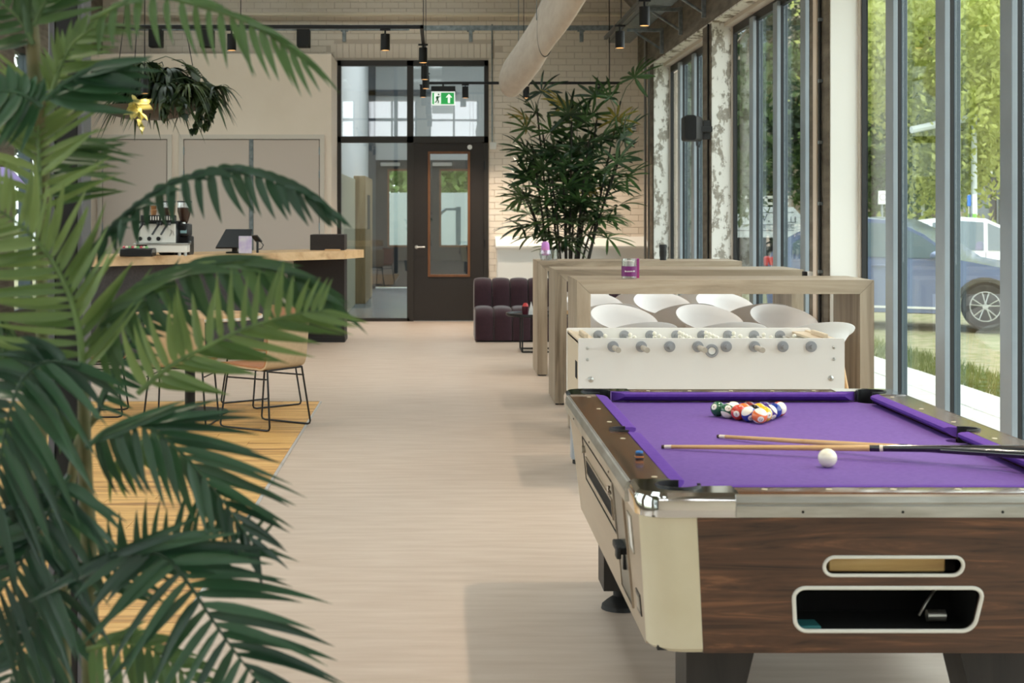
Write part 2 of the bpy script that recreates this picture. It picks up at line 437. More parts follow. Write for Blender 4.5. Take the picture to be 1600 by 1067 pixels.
spans = [(6.9, 11.1, MULL[1]), (11.68, 15.92, MULL[2]), (16.4, 20.2, MULL[3]), (2.1, 6.3, [5.3, 4.3, 3.3]), (-2.7, 1.5, [.5, -.5, -1.5]), (YB, -3.3, [-4.3, -5.2])]
for a, b, ms in spans:
    w = thing(wname(), None, None, (XW, a, 0), kind='structure')
    f = MB()
    f.box(XW-.012, XW+.03, b-.05, b, 0, 3.46).box(XW-.012, XW+.03, a, a+.05, 0, 3.46).box(XW-.012, XW+.03, a, b, 3.38, 3.46).box(XW-.012, XW+.03, a, b, 0, .07)
    ob('frame', f, m_seal, w, smooth=False)
    ob('frame_lining', MB().box(XW-.026, XW-.012, b-.03, b, 0, 3.46).box(XW-.10, XW-.012, a, b, 3.46, 3.5), m_jamb, w, smooth=False)
    edges = [b-.05]
    for q in ms:          # q: far edge of the mullion
        mu = ob('mullion', MB().box(XW-.045, XW-.012, q-.17, q, .0, 3.42, .004), m_grey, w, smooth=False)
        ob('seal', MB().box(XW-.012, XW+.012, q-.165, q-.005, 0, 3.4), m_seal, mu, smooth=False)
        ob('glazing_bead', MB().box(XW+.012, XW+.055, q-.16, q-.01, 0, 3.4, .004), m_slate, mu, smooth=False)
        edges += [q, q-.17]
    edges.append(a+.05)
    for k in range(0, len(edges), 2):
        ob('pane', MB().box(XW+.02, XW+.028, edges[k+1], edges[k], .07, 3.36), m_glass, w, smooth=False)

# --- plastered block with flush doors behind the bar
PD = 20.55; PXR = -1.43; PZ = 3.66
blk = struct('wall_inner', MB().box(XL_, PXR, PD, BW, 0, PZ, .006), m_wallp, 'cream plastered block behind the bar', smooth=False)
dn = 0
def flush_door(name, x0, x1, leaves, label):
    d = thing(name, label, None, ((x0+x1)/2, PD, 0), kind='structure'); zt = 2.58
    j = MB().box(x0, x0+.06, PD-.035, PD, 0, zt).box(x1-.06, x1, PD-.035, PD, 0, zt).box(x0+.06, x1-.06, PD-.035, PD, zt-.06, zt)
    ob('door_frame', j, m_jamb, d, smooth=False)
    ob('gap', MB().box(x0+.06, x1-.06, PD-.006, PD-.001, 0, zt-.06), m_seam, d, smooth=False)
    ed = [x0+.07]+leaves+[x1-.07]
    for k in range(len(ed)-1):
        l0, l1 = ed[k]+(.045 if k else 0), ed[k+1]-(.012 if k < len(ed)-2 else 0)
        lf = ob('door_leaf', MB().box(l0, l1, PD-.026, PD-.006, .01, zt-.07, .003), m_doorp, d, smooth=False)
        hx = l0-.004 if k == 0 else l1+.004
        for z in (.35, 1.35, 2.05, 2.36): ob('hinge', MB().cyl((hx, PD-.032, z-.05), (hx, PD-.032, z+.05), .009, seg=8), m_galv, lf)
    if leaves: ob('centre_bar', MB().box(leaves[0]-.01, leaves[0]+.042, PD-.034, PD-.006, .01, zt-.065, .003), m_galv, d, smooth=False)
    return d
flush_door('door_1', P(280,0,PD).x, P(507,0,PD).x, [P(391,0,PD).x], 'taupe flush double door behind the till')
flush_door('door_2', P(153,0,PD).x, P(269,0,PD).x, [], 'taupe flush single door behind the coffee machine')

# --- glazed front with door in the brick wall
gd = thing('door_3', 'dark framed glazed screen with a door under the exit sign', None, (DX0, BW, 0), kind='structure')
def PX(px): return P(px, 0, BW).x
def PZ_(py): return P(0, py, BW).z
fr = MB(); y0, y1 = BW-.02, BW+.1
fr.box(DX0, PX(533), y0, y1, 0, DZ).box(PX(756.5), DX1, y0, y1, 0, DZ).box(DX0, DX1, y0, y1, PZ_(103), DZ)
fr.box(PX(636), PX(646), y0, y1, 0, DZ).box(DX0, DX1, y0, y1, PZ_(223), PZ_(213)).box(DX0, PX(640), y0, y1, 0, .045)
ob('frame', fr, m_dark, gd, smooth=False)
for a, b, c_, d_ in ((533,636,213,103), (646,756.5,213,103), (533,636,499,223)):
    ob('pane', MB().box(PX(a), PX(b), BW+.03, BW+.04, PZ_(c_), PZ_(d_)), m_glass2, gd, smooth=False)
lf = MB(); l0, l1, g0, g1, gb, gt = PX(644), PX(757.5), PX(669), PX(734), PZ_(432), PZ_(237)
lf.box(l0, g0, BW+.0, BW+.055, .01, PZ_(221)).box(g1, l1, BW, BW+.055, .01, PZ_(221)).box(g0, g1, BW, BW+.055, .01, gb).box(g0, g1, BW, BW+.055, gt, PZ_(221))
leaf = ob('door_leaf', lf, m_doorleaf, gd, smooth=False)
rim = MB(); t_ = .03
rim.box(g0-.005, g0+t_, BW-.012, BW, gb-.005, gt+.005, .003).box(g1-t_, g1+.005, BW-.012, BW, gb-.005, gt+.005, .003).box(g0+t_, g1-t_, BW-.012, BW, gb-.005, gb+t_, .003).box(g0+t_, g1-t_, BW-.012, BW, gt-t_, gt+.005, .003)
rim.box(g0, g0+t_, BW, BW+.06, gb, gt).box(g1-t_, g1, BW, BW+.06, gb, gt).box(g0+t_, g1-t_, BW, BW+.06, gb, gb+t_).box(g0+t_, g1-t_, BW, BW+.06, gt-t_, gt)
ob('glazing_rim', rim, m_oakrim, leaf, smooth=False)
ob('pane', MB().box(g0+t_, g1-t_, BW+.025, BW+.033, gb+t_, gt-t_), m_glass2, leaf, smooth=False)
hz = PZ_(386)
ob('door_handle', MB().cyl((PX(651), BW, hz), (PX(651), BW-.06, hz), .01, seg=10).tube([(PX(651), BW-.055, hz), (PX(664), BW-.055, hz)], .011, 10).lathe([(.026,-.008),(.026,0)], (PX(651), BW, hz), 16, axis='y'), m_steel, leaf)
ob('magnet_disc', MB().lathe([(.034,-.02),(.034,0)], (PX(734), BW, PZ_(230)), 20, axis='y'), m_white, leaf)
for z in (.3, 1.1, 2.2): ob('hinge', MB().cyl((l1, BW-.012, z-.06), (l1, BW-.012, z+.06), .012, seg=8), m_black, leaf)

# --- the lobby behind that door
LY = 31.4; LX0, LX1 = -1.43, 2.6
struct('floor_lobby', MB().box(LX0-.2, LX1+.2, BW+.1, LY+.3, -.2, 0), M('polished concrete', C(128,142,148), .22, col2=C(104,118,126), scale=2.5, detail=7), 'polished blue-grey concrete floor of the lobby', smooth=False)
m_lob = M('lobby white', C(226,230,230), .6)
struct('wall_lobby_left', MB().box(LX0-.2, LX0, BW+.3, LY+.3, 0, 5.4), m_lob, 'white lobby wall behind the side glass', smooth=False)
struct('wall_lobby_right', MB().box(LX1, LX1+.2, BW+.3, LY+.3, 0, 5.4), m_lob, 'white lobby wall', smooth=False)
struct('ceiling_lobby', MB().box(LX0, LX1, BW+.3, 23.0, 5.2, 5.4).box(LX0, LX1, 29.5, LY+.3, 5.2, 5.4).box(LX0, LX0+.8, 23, 29.5, 5.2, 5.4).box(LX1-.8, LX1, 23, 29.5, 5.2, 5.4), m_lob, 'lobby ceiling with a roof light', smooth=False)
lbk = MB()
d4x0, d4x1, d5x0, d5x1 = P(587,0,LY).x, P(656,0,LY).x, P(668,0,LY).x, P(748,0,LY).x
dzt = P(0,250,LY).z
lbk.box(LX0, d4x0, LY, LY+.2, 0, 5.4).box(d4x1, d5x0, LY, LY+.2, 0, 5.4).box(d5x1, LX1, LY, LY+.2, 0, 5.4).box(d4x0, d4x1, LY, LY+.2, dzt, 5.4).box(d5x0, d5x1, LY, LY+.2, dzt, 5.4)
struct('wall_lobby_back', lbk, M('lobby grey', C(176,180,178), .6), 'grey end wall of the lobby', smooth=False)
for nm, a, b in (('door_4', d4x0, d4x1), ('door_5', d5x0, d5x1)):
    d = thing(nm, None, None, ((a+b)/2, LY, 0), kind='structure')
    gx0, gx1, gz0, gz1 = a+.24, b-.14, P(0,386,LY).z, P(0,264,LY).z
    ob('door_leaf', MB().box(a, gx0, LY-.02, LY+.05, .02, dzt).box(gx1, b, LY-.02, LY+.05, .02, dzt).box(gx0, gx1, LY-.02, LY+.05, .02, gz0).box(gx0, gx1, LY-.02, LY+.05, gz1, dzt), M('slate door', C(38,44,48), .4), d, smooth=False)
    r_ = MB().box(gx0, gx0+.04, LY-.03, LY+.05, gz0, gz1).box(gx1-.04, gx1, LY-.03, LY+.05, gz0, gz1).box(gx0, gx1, LY-.03, LY+.05, gz0, gz0+.04).box(gx0, gx1, LY-.03, LY+.05, gz1-.04, gz1)
    ob('glazing_rim', r_, m_oakrim, d, smooth=False)
    ob('pane', MB().box(gx0+.04, gx1-.04, LY+.01, LY+.02, gz0+.04, gz1-.04), m_glass, d, smooth=False)
    ob('door_closer', MB().box(a+.1, a+.5, LY-.09, LY-.02, dzt-.13, dzt-.05, .01), m_steel, d, smooth=False)
ff = MB(); zz = P(0,145,LY).z
ff.box(P(575,0,LY).x, P(587,0,LY).x, LY-.05, LY, 0, 5.2).box(P(575,0,LY).x, P(712,0,LY).x, LY-.05, LY, zz-.06, zz+.06)
struct('trim_4', ff, M('slate upright', C(72,80,86), .5), 'slate uprights on the lobby end wall', smooth=False)
cab = thing('lobby_panelling', 'pale wood panelling and cupboard along the lobby wall', 'panelling', (LX0, 24, 0))
ob('wall_panel', MB().box(LX0+.002, LX0+.03, BW+.35, 25.88, 0, 2.1), M('pale panelling', C(176,172,146), .5), cab, smooth=False)
ob('cupboard', MB().box(LX0+.002, LX0+.2, 25.9, 28.6, 0, 2.16, .006), WOOD('lobby oak', [C(128,108,76), C(160,138,102), C(176,156,120)], 'z', 3), cab, smooth=False)
ob('recess', MB().box(LX0+.195, LX0+.204, 26.6, 27.6, 1.25, 1.85), m_blackm, cab, smooth=False)
# ================================================================== POOL TABLE
m_walnut = WOOD('walnut laminate', [C(30,20,14), C(70,47,33), C(84,57,40), C(122,84,58)], 'x', 9, .42, .25, 3.2)
m_walnut_y = WOOD('walnut rail', [C(44,28,19), C(84,56,38), C(110,74,50), C(70,46,32)], 'y', 5, .25, .7, 1.6)
m_walnut_x = WOOD('walnut end rail', [C(44,28,19), C(84,56,38), C(110,74,50), C(70,46,32)], 'x', 5, .22, .7, 1.6)
m_felt = M('purple felt', C(98,66,144), .72, col2=C(106,74,152), scale=60, bump=.06, bscale=400, spec=.4)
m_cush = M('purple cushion cloth', C(94,61,146), .9, col2=C(100,67,152), scale=40, spec=.15)
m_beige = M('champagne laminate', C(176,160,140), .4, col2=C(164,148,128), scale=3, stretch=(1,.3,3))
m_ivory = M('ivory corner moulding', C(214,206,180), .38, col2=C(206,197,168), scale=4)
m_alu = M('worn aluminium', C(196,194,186), .32, .85, col2=C(168,164,154), scale=18, stretch=(.3,.3,2))
m_pocket = M('pocket rubber', C(16,16,17), .45)
m_legdk = WOOD('black-brown leg', [C(26,22,20), C(40,35,31), C(48,42,38)], 'z', 8, .5, 0, .5)
m_hole = M('dark void', C(10,10,10), .9)
m_plate = M('brushed plate', C(170,160,146), .28, .9)
XL, XR, YN, YF = .52, 1.88, 3.98, 6.37; ZT = .80; BED = .762; PW, PL = XR-XL, YF-YN
pt = thing('pool_table', 'walnut pool table with purple cloth and chrome corners', 'pool table', ((XL+XR)/2, (YN+YF)/2, 0))
def corner(k):       # maps inward (u,v) to x,y for corner k
    return (lambda u, v: (XL+u, YN+v), lambda u, v: (XR-u, YN+v), lambda u, v: (XL+u, YF-v), lambda u, v: (XR-u, YF-v))[k]
# bed with pocket notches
bed = []
def arc(cx, cy, r, a0, a1, n=8): return [(cx+r*math.cos(math.radians(a0+(a1-a0)*i/n)), cy+r*math.sin(math.radians(a0+(a1-a0)*i/n))) for i in range(n+1)]
bx0, bx1, by0, by1, YM = XL+.12, XR-.12, YN+.12, YF-.12, (YN+YF)/2
bed += arc(bx0, by0, .058, 90, 0)+arc(bx1, by0, .058, 180, 90)+arc(bx1, YM, .05, 270, 90)+arc(bx1, by1, .058, 270, 180)+arc(bx0, by1, .058, 0, -90)+arc(bx0, YM, .05, 90, -90)
ob('bed', MB().prism(bed, .72, BED), m_felt, pt, smooth=False)
# rails of walnut
RW = .112
def rail_side(sg):
    x0 = XL if sg > 0 else XR
    f = lambda w, y: (x0+sg*w, y)
    poly = [f(0, YN+.21), f(RW, YN+.21)]+[f(RW-.005+q[0], q[1]) for q in arc(0, YM, .05, 270, 90)]+[f(RW, YF-.21), f(0, YF-.21)]
    return MB().prism(poly, .748, ZT)
ob('side_rail', rail_side(1), m_walnut_y, pt, smooth=False); ob('side_rail', rail_side(-1), m_walnut_y, pt, smooth=False)
def end_rail(y0, sg):
    pr = [(0,.764),(-.0,.79),(.012,.799),(.03,.802),(RW,.80),(RW,.764)]
    return MB().rings([[(x, y0+sg*w, z) for w, z in pr] for x in (XL+.24, XR-.24)])
ob('end_rail', end_rail(YN, 1), m_walnut_x, pt); ob('end_rail', end_rail(YF, -1), m_walnut_x, pt)
# cushions
def cushion(axis, base, sg, s0, s1, e0, e1):
    pr = [(RW, .801, 0), (RW+.03, .801, .7), (RW+.042, .797, 1), (RW+.042, .788, 1), (RW+.02, .772, .5), (RW, .765, 0)]
    rs = []
    for s, e in ((s0, e0), (s1, -e1)):
        r = []
        for w, z, k in pr: r.append((base+sg*w, s+e*k, z) if axis == 'y' else (s+e*k, base+sg*w, z))
        rs.append(r)
    return MB().rings(rs)
for sg, bb in ((1, XL), (-1, XR)):
    ob('cushion', cushion('y', bb, sg, YN+.185, YM-.052, .05, .016), m_cush, pt); ob('cushion', cushion('y', bb, sg, YM+.052, YF-.185, .016, .05), m_cush, pt)
for sg, bb in ((1, YN), (-1, YF)): ob('cushion', cushion('x', bb, sg, XL+.185, XR-.185, .05, .05), m_cush, pt)
# chrome corners and pockets
for k in range(4):
    g = corner(k); R = .075
    out = [(.26, 0)]+[(R+R*math.cos(math.radians(a)), R+R*math.sin(math.radians(a))) for a in range(270, 179, -10)]+[(0, .22), (RW, .22)]
    out += [(.12+.062*math.cos(math.radians(a)), .12+.062*math.sin(math.radians(a))) for a in range(97, 354, 12)]+[(.26, RW)]
    pts = [g(u, v) for u, v in out]
    cap = MB(); n = len(pts); cxy = g(.1, .1)
    def inset(p, q): 
        return p
    # rounded outer lip: three levels
    lev = []
    for z, ins in ((.738, .004), (.742, -.004), (.782, -.006), (.796, 0), (.804, .012)):
        ring = []
        for (u, v) in out:
            edge = (u <= R and v <= R) or u < 1e-6 or v < 1e-6
            if edge:
                if u <= R and v <= R:
                    dx, dy = R-u, R-v; l = math.hypot(dx, dy) or 1; uu, vv = u+ins*dx/l, v+ins*dy/l
                elif u < 1e-6: uu, vv = u+ins, v
                else: uu, vv = u, v+ins
            else: uu, vv = u, v
            ring.append(g(uu, vv)+(z,))
        lev.append(ring)
    cap.rings(lev)
    ob('corner_cap', cap, m_chrome, pt, ang=30)
    lip = [(.12+.060*math.cos(math.radians(a)), .12+.060*math.sin(math.radians(a))) for a in range(80, 371, 10)]
    lip += [(.12+.053*math.cos(math.radians(a)), .12+.053*math.sin(math.radians(a))) for a in range(370, 79, -10)]
    pk = ob('pocket', MB().prism([g(u, v) for u, v in lip], .70, .808), m_pocket, pt, ang=30)
    ob('pocket_bottom', MB().lathe([(.055,.69),(.055,.702)], g(.12,.12)+(0,), 16), m_hole, pk)
for sg, bb in ((1, XL), (-1, XR)):
    c0 = bb+sg*(RW-.005)
    a_ = [(c0-sg*.052*math.cos(math.radians(a)), YM+.052*math.sin(math.radians(a))) for a in range(-100, 101, 10)]
    b_ = [(c0-sg*.042*math.cos(math.radians(a)), YM+.042*math.sin(math.radians(a))) for a in range(100, -101, -10)]
    pk = ob('pocket', MB().prism(a_+b_, .70, .806), m_pocket, pt, ang=30)
    ob('pocket_bottom', MB().lathe([(.045,.69),(.045,.702)], (c0, YM, 0), 16), m_hole, pk)
# inlaid sights
for sg, bb in ((1, XL), (-1, XR)):
    for f_ in (.29, .68, 1.06): 
        for q in (YN+f_*.94, YF-f_*.94):
            ob('rail_sight', MB().lathe([(.0085,ZT),(.0085,ZT+.001)], (bb+sg*.078, q, 0), 12), m_ivory, pt)
for bb, sg in ((YN, 1), (YF, -1)):
    for x in (.86, 1.03, 1.2, 1.37, 1.54): ob('rail_sight', MB().lathe([(.0085,.8015),(.0085,.8028)], (x, bb+sg*.07, 0), 12), m_ivory, pt)
# aluminium side strips with screws
def strip(p0, p1, nrm):
    p0, p1, nrm = Vector(p0), Vector(p1), Vector(nrm); pr = [(0,.742),(.012,.744),(.012,.772),(.009,.778),(.012,.782),(.006,.797),(-.004,.801),(-.006,.742)]
    return MB().rings([[tuple(p+nrm*w)[:2]+(z,) for w, z in pr] for p in (p0, p1)])
for p0, p1, nr in (((XL,YN+.21),(XL,YF-.21),(-1,0)), ((XR,YN+.21),(XR,YF-.21),(1,0)), ((XL+.25,YN),(XR-.25,YN),(0,-1)), ((XL+.25,YF),(XR-.25,YF),(0,1))):
    st = ob('side_strip', strip(p0+(0,), p1+(0,), nr+(0,)), m_alu, pt, ang=20)
    for f_ in (.2, .5, .8):
        q = Vector(p0).lerp(Vector(p1), f_)+Vector(nr)*.012
        ob('screw', MB().lathe([(.004,0),(.003,.002)], (0,0,0), 8).xf(Matrix.Translation((q.x, q.y, .758)) @ Vector((0,0,1)).rotation_difference(Vector(nr+(0,))).to_matrix().to_4x4()), m_hole, st)
# tapered cabinet
Tb = (XL+.012, XR-.012, YN+.012, YF-.012, .748); Bb = (XL+.05, XR-.05, YN+.14, YF-.14, .35)
def lerp4(t): return [Tb[i]+(Bb[i]-Tb[i])*t for i in range(5)]
def cpost(k):
    rs = []
    for t in (0, .5, .97, 1.0):
        x0, x1, ya, yb, z = lerp4(t); rc = .085; i_ = .01 if t == 1 else 0
        x0 += i_; x1 -= i_; ya += i_; yb -= i_
        loc = [(.14, 0), (rc, 0)]+[(rc-rc*math.sin(math.radians(a)), rc-rc*math.cos(math.radians(a))) for a in range(10, 81, 10)]+[(0, rc), (0, .10), (.03, .10), (.03+.05, .045), (.14, .03)]
        ff_ = (lambda u, v: (x0+u, ya+v), lambda u, v: (x1-u, ya+v), lambda u, v: (x0+u, yb-v), lambda u, v: (x1-u, yb-v))[k]
        rs.append([ff_(u, v)+(z,) for u, v in loc])
    return MB().rings(rs)
for k in range(4): ob('corner_post', cpost(k), m_ivory, pt, ang=25)
def rrect(cx, cz, w, h, r, sk=0, n=6):
    o = []
    for sx_, sz_, a0 in ((1,1,0), (-1,1,90), (-1,-1,180), (1,-1,270)):
        for i in range(n+1):
            a = math.radians(a0+90*i/n); z = cz+sz_*(h/2-r)+r*math.sin(a); x = cx+sx_*(w/2-r)+r*math.cos(a)
            o.append((x+(x-cx)*sk*(z-cz)/h*2, z))
    return o
hole1 = rrect(1.19, .478, .49, .125, .032, .03); hole2 = rrect(1.197, .602, .365, .052, .0255)
def yat(z, near=True):
    t = (Tb[4]-z)/(Tb[4]-Bb[4]); q = lerp4(t); return q[2] if near else q[3]
def end_panel(near, holes):
    bm = bmesh.new(); ed = []
    tx0, tx1 = XL+.15, XR-.15; bx0_, bx1_ = XL+.19, XR-.19
    for lp in [[(tx0, Tb[4]), (tx1, Tb[4]), (bx1_, Bb[4]), (bx0_, Bb[4])]]+holes:
        vs = [bm.verts.new((x, yat(z, near), z)) for x, z in lp]
        ed += [bm.edges.new((vs[i], vs[(i+1) % len(vs)])) for i in range(len(vs))]
    bmesh.ops.triangle_fill(bm, use_beauty=True, edges=ed)
    ex = bmesh.ops.extrude_face_region(bm, geom=bm.faces[:])
    dy = .02 if near else -.02
    for v in [g for g in ex['geom'] if isinstance(g, bmesh.types.BMVert)]: v.co.y += dy
    bmesh.ops.recalc_face_normals(bm, faces=bm.faces)
    L_ = pt.location
    for v in bm.verts: v.co -= L_
    me = bpy.data.meshes.new('end_panel'); bm.to_mesh(me); bm.free(); me.materials.append(m_walnut)
    return link('end_panel', me, pt)
ep = end_panel(True, [hole1, hole2]); end_panel(False, [])
m_ringw = M('white plastic rim', C(226,224,214), .35)
ob('ball_trap_rim', MB().tube([(x, yat(z)-.001, z) for x, z in hole1], .0055, 8, closed=True), m_ringw, ep)
ob('slot_rim', MB().tube([(x, yat(z)-.001, z) for x, z in hole2], .0048, 8, closed=True), m_ringw, ep)
tr_ = MB(); a, b, c_, d_ = .93, 1.45, .405, .55
tr_.box(a, b, 4.35, 4.36, c_, d_).box(a-.01, a, 4.145, 4.36, c_, d_).box(b, b+.01, 4.145, 4.36, c_, d_).box(a, b, 4.145, 4.36, c_-.006, c_).box(a, b, 4.145, 4.36, d_, d_+.006)
ob('ball_trap', tr_, m_hole, ep, smooth=False)
ob('trap_roller', MB().cyl((1.335,4.2,.43),(1.385,4.2,.43),.016,seg=12).tube([(1.32,4.22,.425),(1.34,4.22,.46),(1.375,4.25,.49)],.004,6), m_alu, ep)
ob('trap_ledge', MB().box(.96, 1.03, 4.13, 4.2, .406, .42, .003), M('teal plastic', C(60,130,132), .5), ep)
ob('wood_bar', MB().box(1.035, 1.345, 4.075, 4.12, .578, .626, .004), WOOD('pine bar', [C(178,138,80), C(206,168,104), C(220,188,128)], 'x', 4), ep)
ob('slot_recess', MB().box(1.0, 1.39, 4.13, 4.14, .57, .635), m_hole, ep, smooth=False)
def xat(z, sg):
    q = lerp4((Tb[4]-z)/(Tb[4]-Bb[4])); return q[0] if sg > 0 else q[1]
def side_panel(sg):
    m = MB(); vs = []
    for dx in (0, .02):
        for t in (0, 1):
            q = lerp4(t); z = q[4]
            for y in (q[2]+.095, q[3]-.095): vs.append((xat(z, sg)+sg*dx, y, z))
    return m.add(vs, [(0,1,3,2), (4,6,7,5), (0,4,5,1), (2,3,7,6), (0,2,6,4), (1,5,7,3)])
sp = ob('side_panel', side_panel(1), m_beige, pt, smooth=False); ob('side_panel', side_panel(-1), m_beige, pt, smooth=False)
def onside(y0, y1, z0, z1, d0, d1, b=0):       # a plate lying on the sloping side panel
    m = MB().box(0, 1, y0, y1, z0, z1)
    m.v = [(xat(z, 1)+d0+(d1-d0)*x, y, z) for x, y, z in m.v]; return m
def sideframe(y0, y1, z0, z1, t, d):
    m = MB()
    for a in ((y0,y1,z0,z0+t), (y0,y1,z1-t,z1), (y0,y0+t,z0+t,z1-t), (y1-t,y1,z0+t,z1-t)):
        q = onside(a[0], a[1], a[2], a[3], -d, .0); m.add(q.v, q.f)
    return m
dr = ob('coin_door', sideframe(4.74, 5.72, .54, .70, .004, .003), m_hole, sp, smooth=False)
ob('ball_window', onside(4.80, 5.62, .578, .632, -.002, .004), m_hole, dr, smooth=False)
ob('window_trim', sideframe(4.79, 5.63, .572, .638, .006, .005), m_plate, dr, smooth=False)
ob('lock', MB().lathe([(.014,-.012),(.014,0)], (xat(.665,1), 4.80, .665), 14, axis='x'), m_chrome, dr)
ob('lock', MB().lathe([(.014,-.012),(.014,0)], (xat(.66,1), 5.66, .66), 14, axis='x'), m_alu, dr)
cp = ob('coin_plate', onside(4.44, 4.68, .40, .71, -.004, .004), M('coin plate', C(120,124,118), .3, .9), sp, smooth=False)
ob('coin_plate_edge', sideframe(4.43, 4.69, .39, .72, .008, .007), m_plate, cp, smooth=False)
ob('coin_slide', MB().box(xat(.55,1)-.03, xat(.55,1), 4.47, 4.60, .535, .555, .003).box(xat(.55,1)-.034, xat(.55,1)-.02, 4.455, 4.50, .525, .56, .003).box(xat(.5,1)-.012, xat(.5,1), 4.52, 4.535, .48, .535, .002), m_blackm, cp)
ob('notice', onside(4.29, 4.36, .585, .68, -.002, .002), m_white, sp, smooth=False)
ob('notice_frame', sideframe(4.28, 4.37, .58, .685, .005, .004), m_alu, sp, smooth=False)
ob('type_plate', onside(4.245, 4.33, .415, .475, -.003, .002), m_black, sp, smooth=False)
ob('type_plate_face', onside(4.255, 4.32, .425, .465, -.0045, .0), m_alu, sp, smooth=False)
ob('cabinet_bottom', MB().box(Bb[0]+.02, Bb[1]-.02, Bb[2]+.02, Bb[3]-.02, .352, .366), m_blackm, pt, smooth=False)
for sx_, xx in ((1, .70), (-1, XR-.18)):
    for yy in (4.5, 5.95):
        xx = (.71 if yy < 5 else .63) if sx_ > 0 else (XR-.19 if yy < 5 else XR-.11)
        rs = []
        for z, w in ((.355,.215), (.09,.15)):
            x0, x1 = (xx, xx+w) if sx_ > 0 else (xx-w, xx)
            rs.append([(x0,yy-.1,z),(x1,yy-.1,z),(x1,yy+.1,z),(x0,yy+.1,z)])
        lg = ob('leg', MB().rings(rs), m_legdk, pt, smooth=False)
        fx = xx+sx_*.075
        ob('foot', MB().lathe([(.028,.095),(.028,.05),(.05,.035),(.072,.016),(.075,0)], (fx, yy, 0), 20), m_blackm, lg)

# ------------------------------------------------------------------ balls
BR = .0286
bc = {'yellow': C(232,180,40), 'blue': C(34,56,140), 'red': C(196,58,36), 'purple': C(70,44,120), 'orange': C(232,116,54), 'green': C(24,84,52), 'maroon': C(120,40,36), 'black': C(20,20,22)}
def ball_mat(nm, col, stripe):
    m, t, b, N, L = nt(nm); b.inputs['Roughness'].default_value = .08; b.inputs['Coat Weight'].default_value = .5
    if not stripe: b.inputs['Base Color'].default_value = col; return m
    tc = N.new('ShaderNodeTexCoord'); sx_ = N.new('ShaderNodeSeparateXYZ'); ab = N.new('ShaderNodeMath'); ab.operation = 'ABSOLUTE'
    gt = N.new('ShaderNodeMath'); gt.operation = 'GREATER_THAN'; gt.inputs[1].default_value = BR*.56
    mx = N.new('ShaderNodeMix'); mx.data_type = 'RGBA'; mx.inputs['A'].default_value = col; mx.inputs['B'].default_value = C(240,234,214)
    L.new(tc.outputs['Object'], sx_.inputs[0]); L.new(sx_.outputs['Z'], ab.inputs[0]); L.new(ab.outputs[0], gt.inputs[0])
    L.new(gt.outputs[0], mx.inputs['Factor']); L.new(mx.outputs['Result'], b.inputs['Base Color']); return m
m_ballw = M('ball white', C(240,234,214), .1, coat=.5)
m_num = M('ball numeral', C(20,20,22), .4)
disc_me = MB().rings([[((BR+.0002)*math.sin(th)*math.cos(2*PI*k/16), -(BR+.0002)*math.cos(th), (BR+.0002)*math.sin(th)*math.sin(2*PI*k/16)) for k in range(16)] for th in (.42, .28, .14, .01)], cap=False).mesh('number_disc', m_ballw)
def pool_ball(x, y, col, num, stripe, rot, label):
    o = link('pool_ball', MB().sphere((0,0,0), BR, 28, 18).mesh('pool_ball', ball_mat('ball '+str(num), bc[col], stripe)), None, (x, y, BED+BR), rot)
    tag(o, label, 'ball', 'racked pool balls')
    for s in (0, PI):
        dk = link('number_disc', disc_me, o, (0,0,0), (0,0,s))
        text('numeral', str(num), .0135, m_num, dk, (0, -BR-.0003, 0), ext=.0001)
AX, AY = 1.171, 5.60; dr_ = BR*2*math.sin(PI/3)+.0004
RACK = [[('orange',13,1,(.35,.25,.05),'orange striped ball numbered 13 at the tip of the rack')],
 [('blue',10,1,(.5,-.55,-.15),'dark blue striped ball with cream top next to the tip ball'), ('yellow',9,1,(.1,1.45,.5),'yellow striped ball on the window side of the tip ball')],
 [('red',3,0,(.1,-.2,-.5),'red ball with its number disc turned to the aisle'), ('black',8,0,(.1,.4,.3),'black ball in the middle of the rack'), ('purple',12,1,(.7,.5,.9),'purple striped ball showing its white side behind the yellow ball')],
 [('green',14,1,(-.5,.35,-.4),'green striped ball second from the aisle end of the rack'), ('orange',5,0,(.8,.2,.2),'plain orange ball behind the red ball'), ('yellow',1,0,(.4,.8,1.2),'plain yellow ball in the fourth row of the rack'), ('blue',2,0,(.1,0,-.35),'plain blue ball with its number disc towards the camera')],
 [('green',6,0,(.4,.2,2.4),'plain dark green ball at the aisle corner of the rack'), ('maroon',15,1,(.6,.2,.5),'maroon striped ball in the back row next to the green one'), ('maroon',7,0,(.9,.2,.3),'plain maroon ball in the middle of the back row'), ('purple',4,0,(.9,.3,.4),'plain purple ball in the back row of the rack'), ('red',11,1,(1.2,.5,.1),'red and white striped ball at the window corner of the rack')]]
for i, r_ in enumerate(RACK):
    for j, (col, num, st, rot, lab) in enumerate(r_):
        pool_ball(AX+(j-i/2)*(2*BR+.0003), AY+i*dr_, col, num, st, rot, lab)
cx = P(1293, 716, 4.64)
o = link('cue_ball', MB().sphere((0,0,0), BR, 32, 20).mesh('cue_ball', M('cue ball ivory', C(238,232,208), .2, coat=.4)), None, (cx.x, 4.64, BED+BR))
tag(o, 'ivory cue ball lying alone on the purple cloth', 'ball')
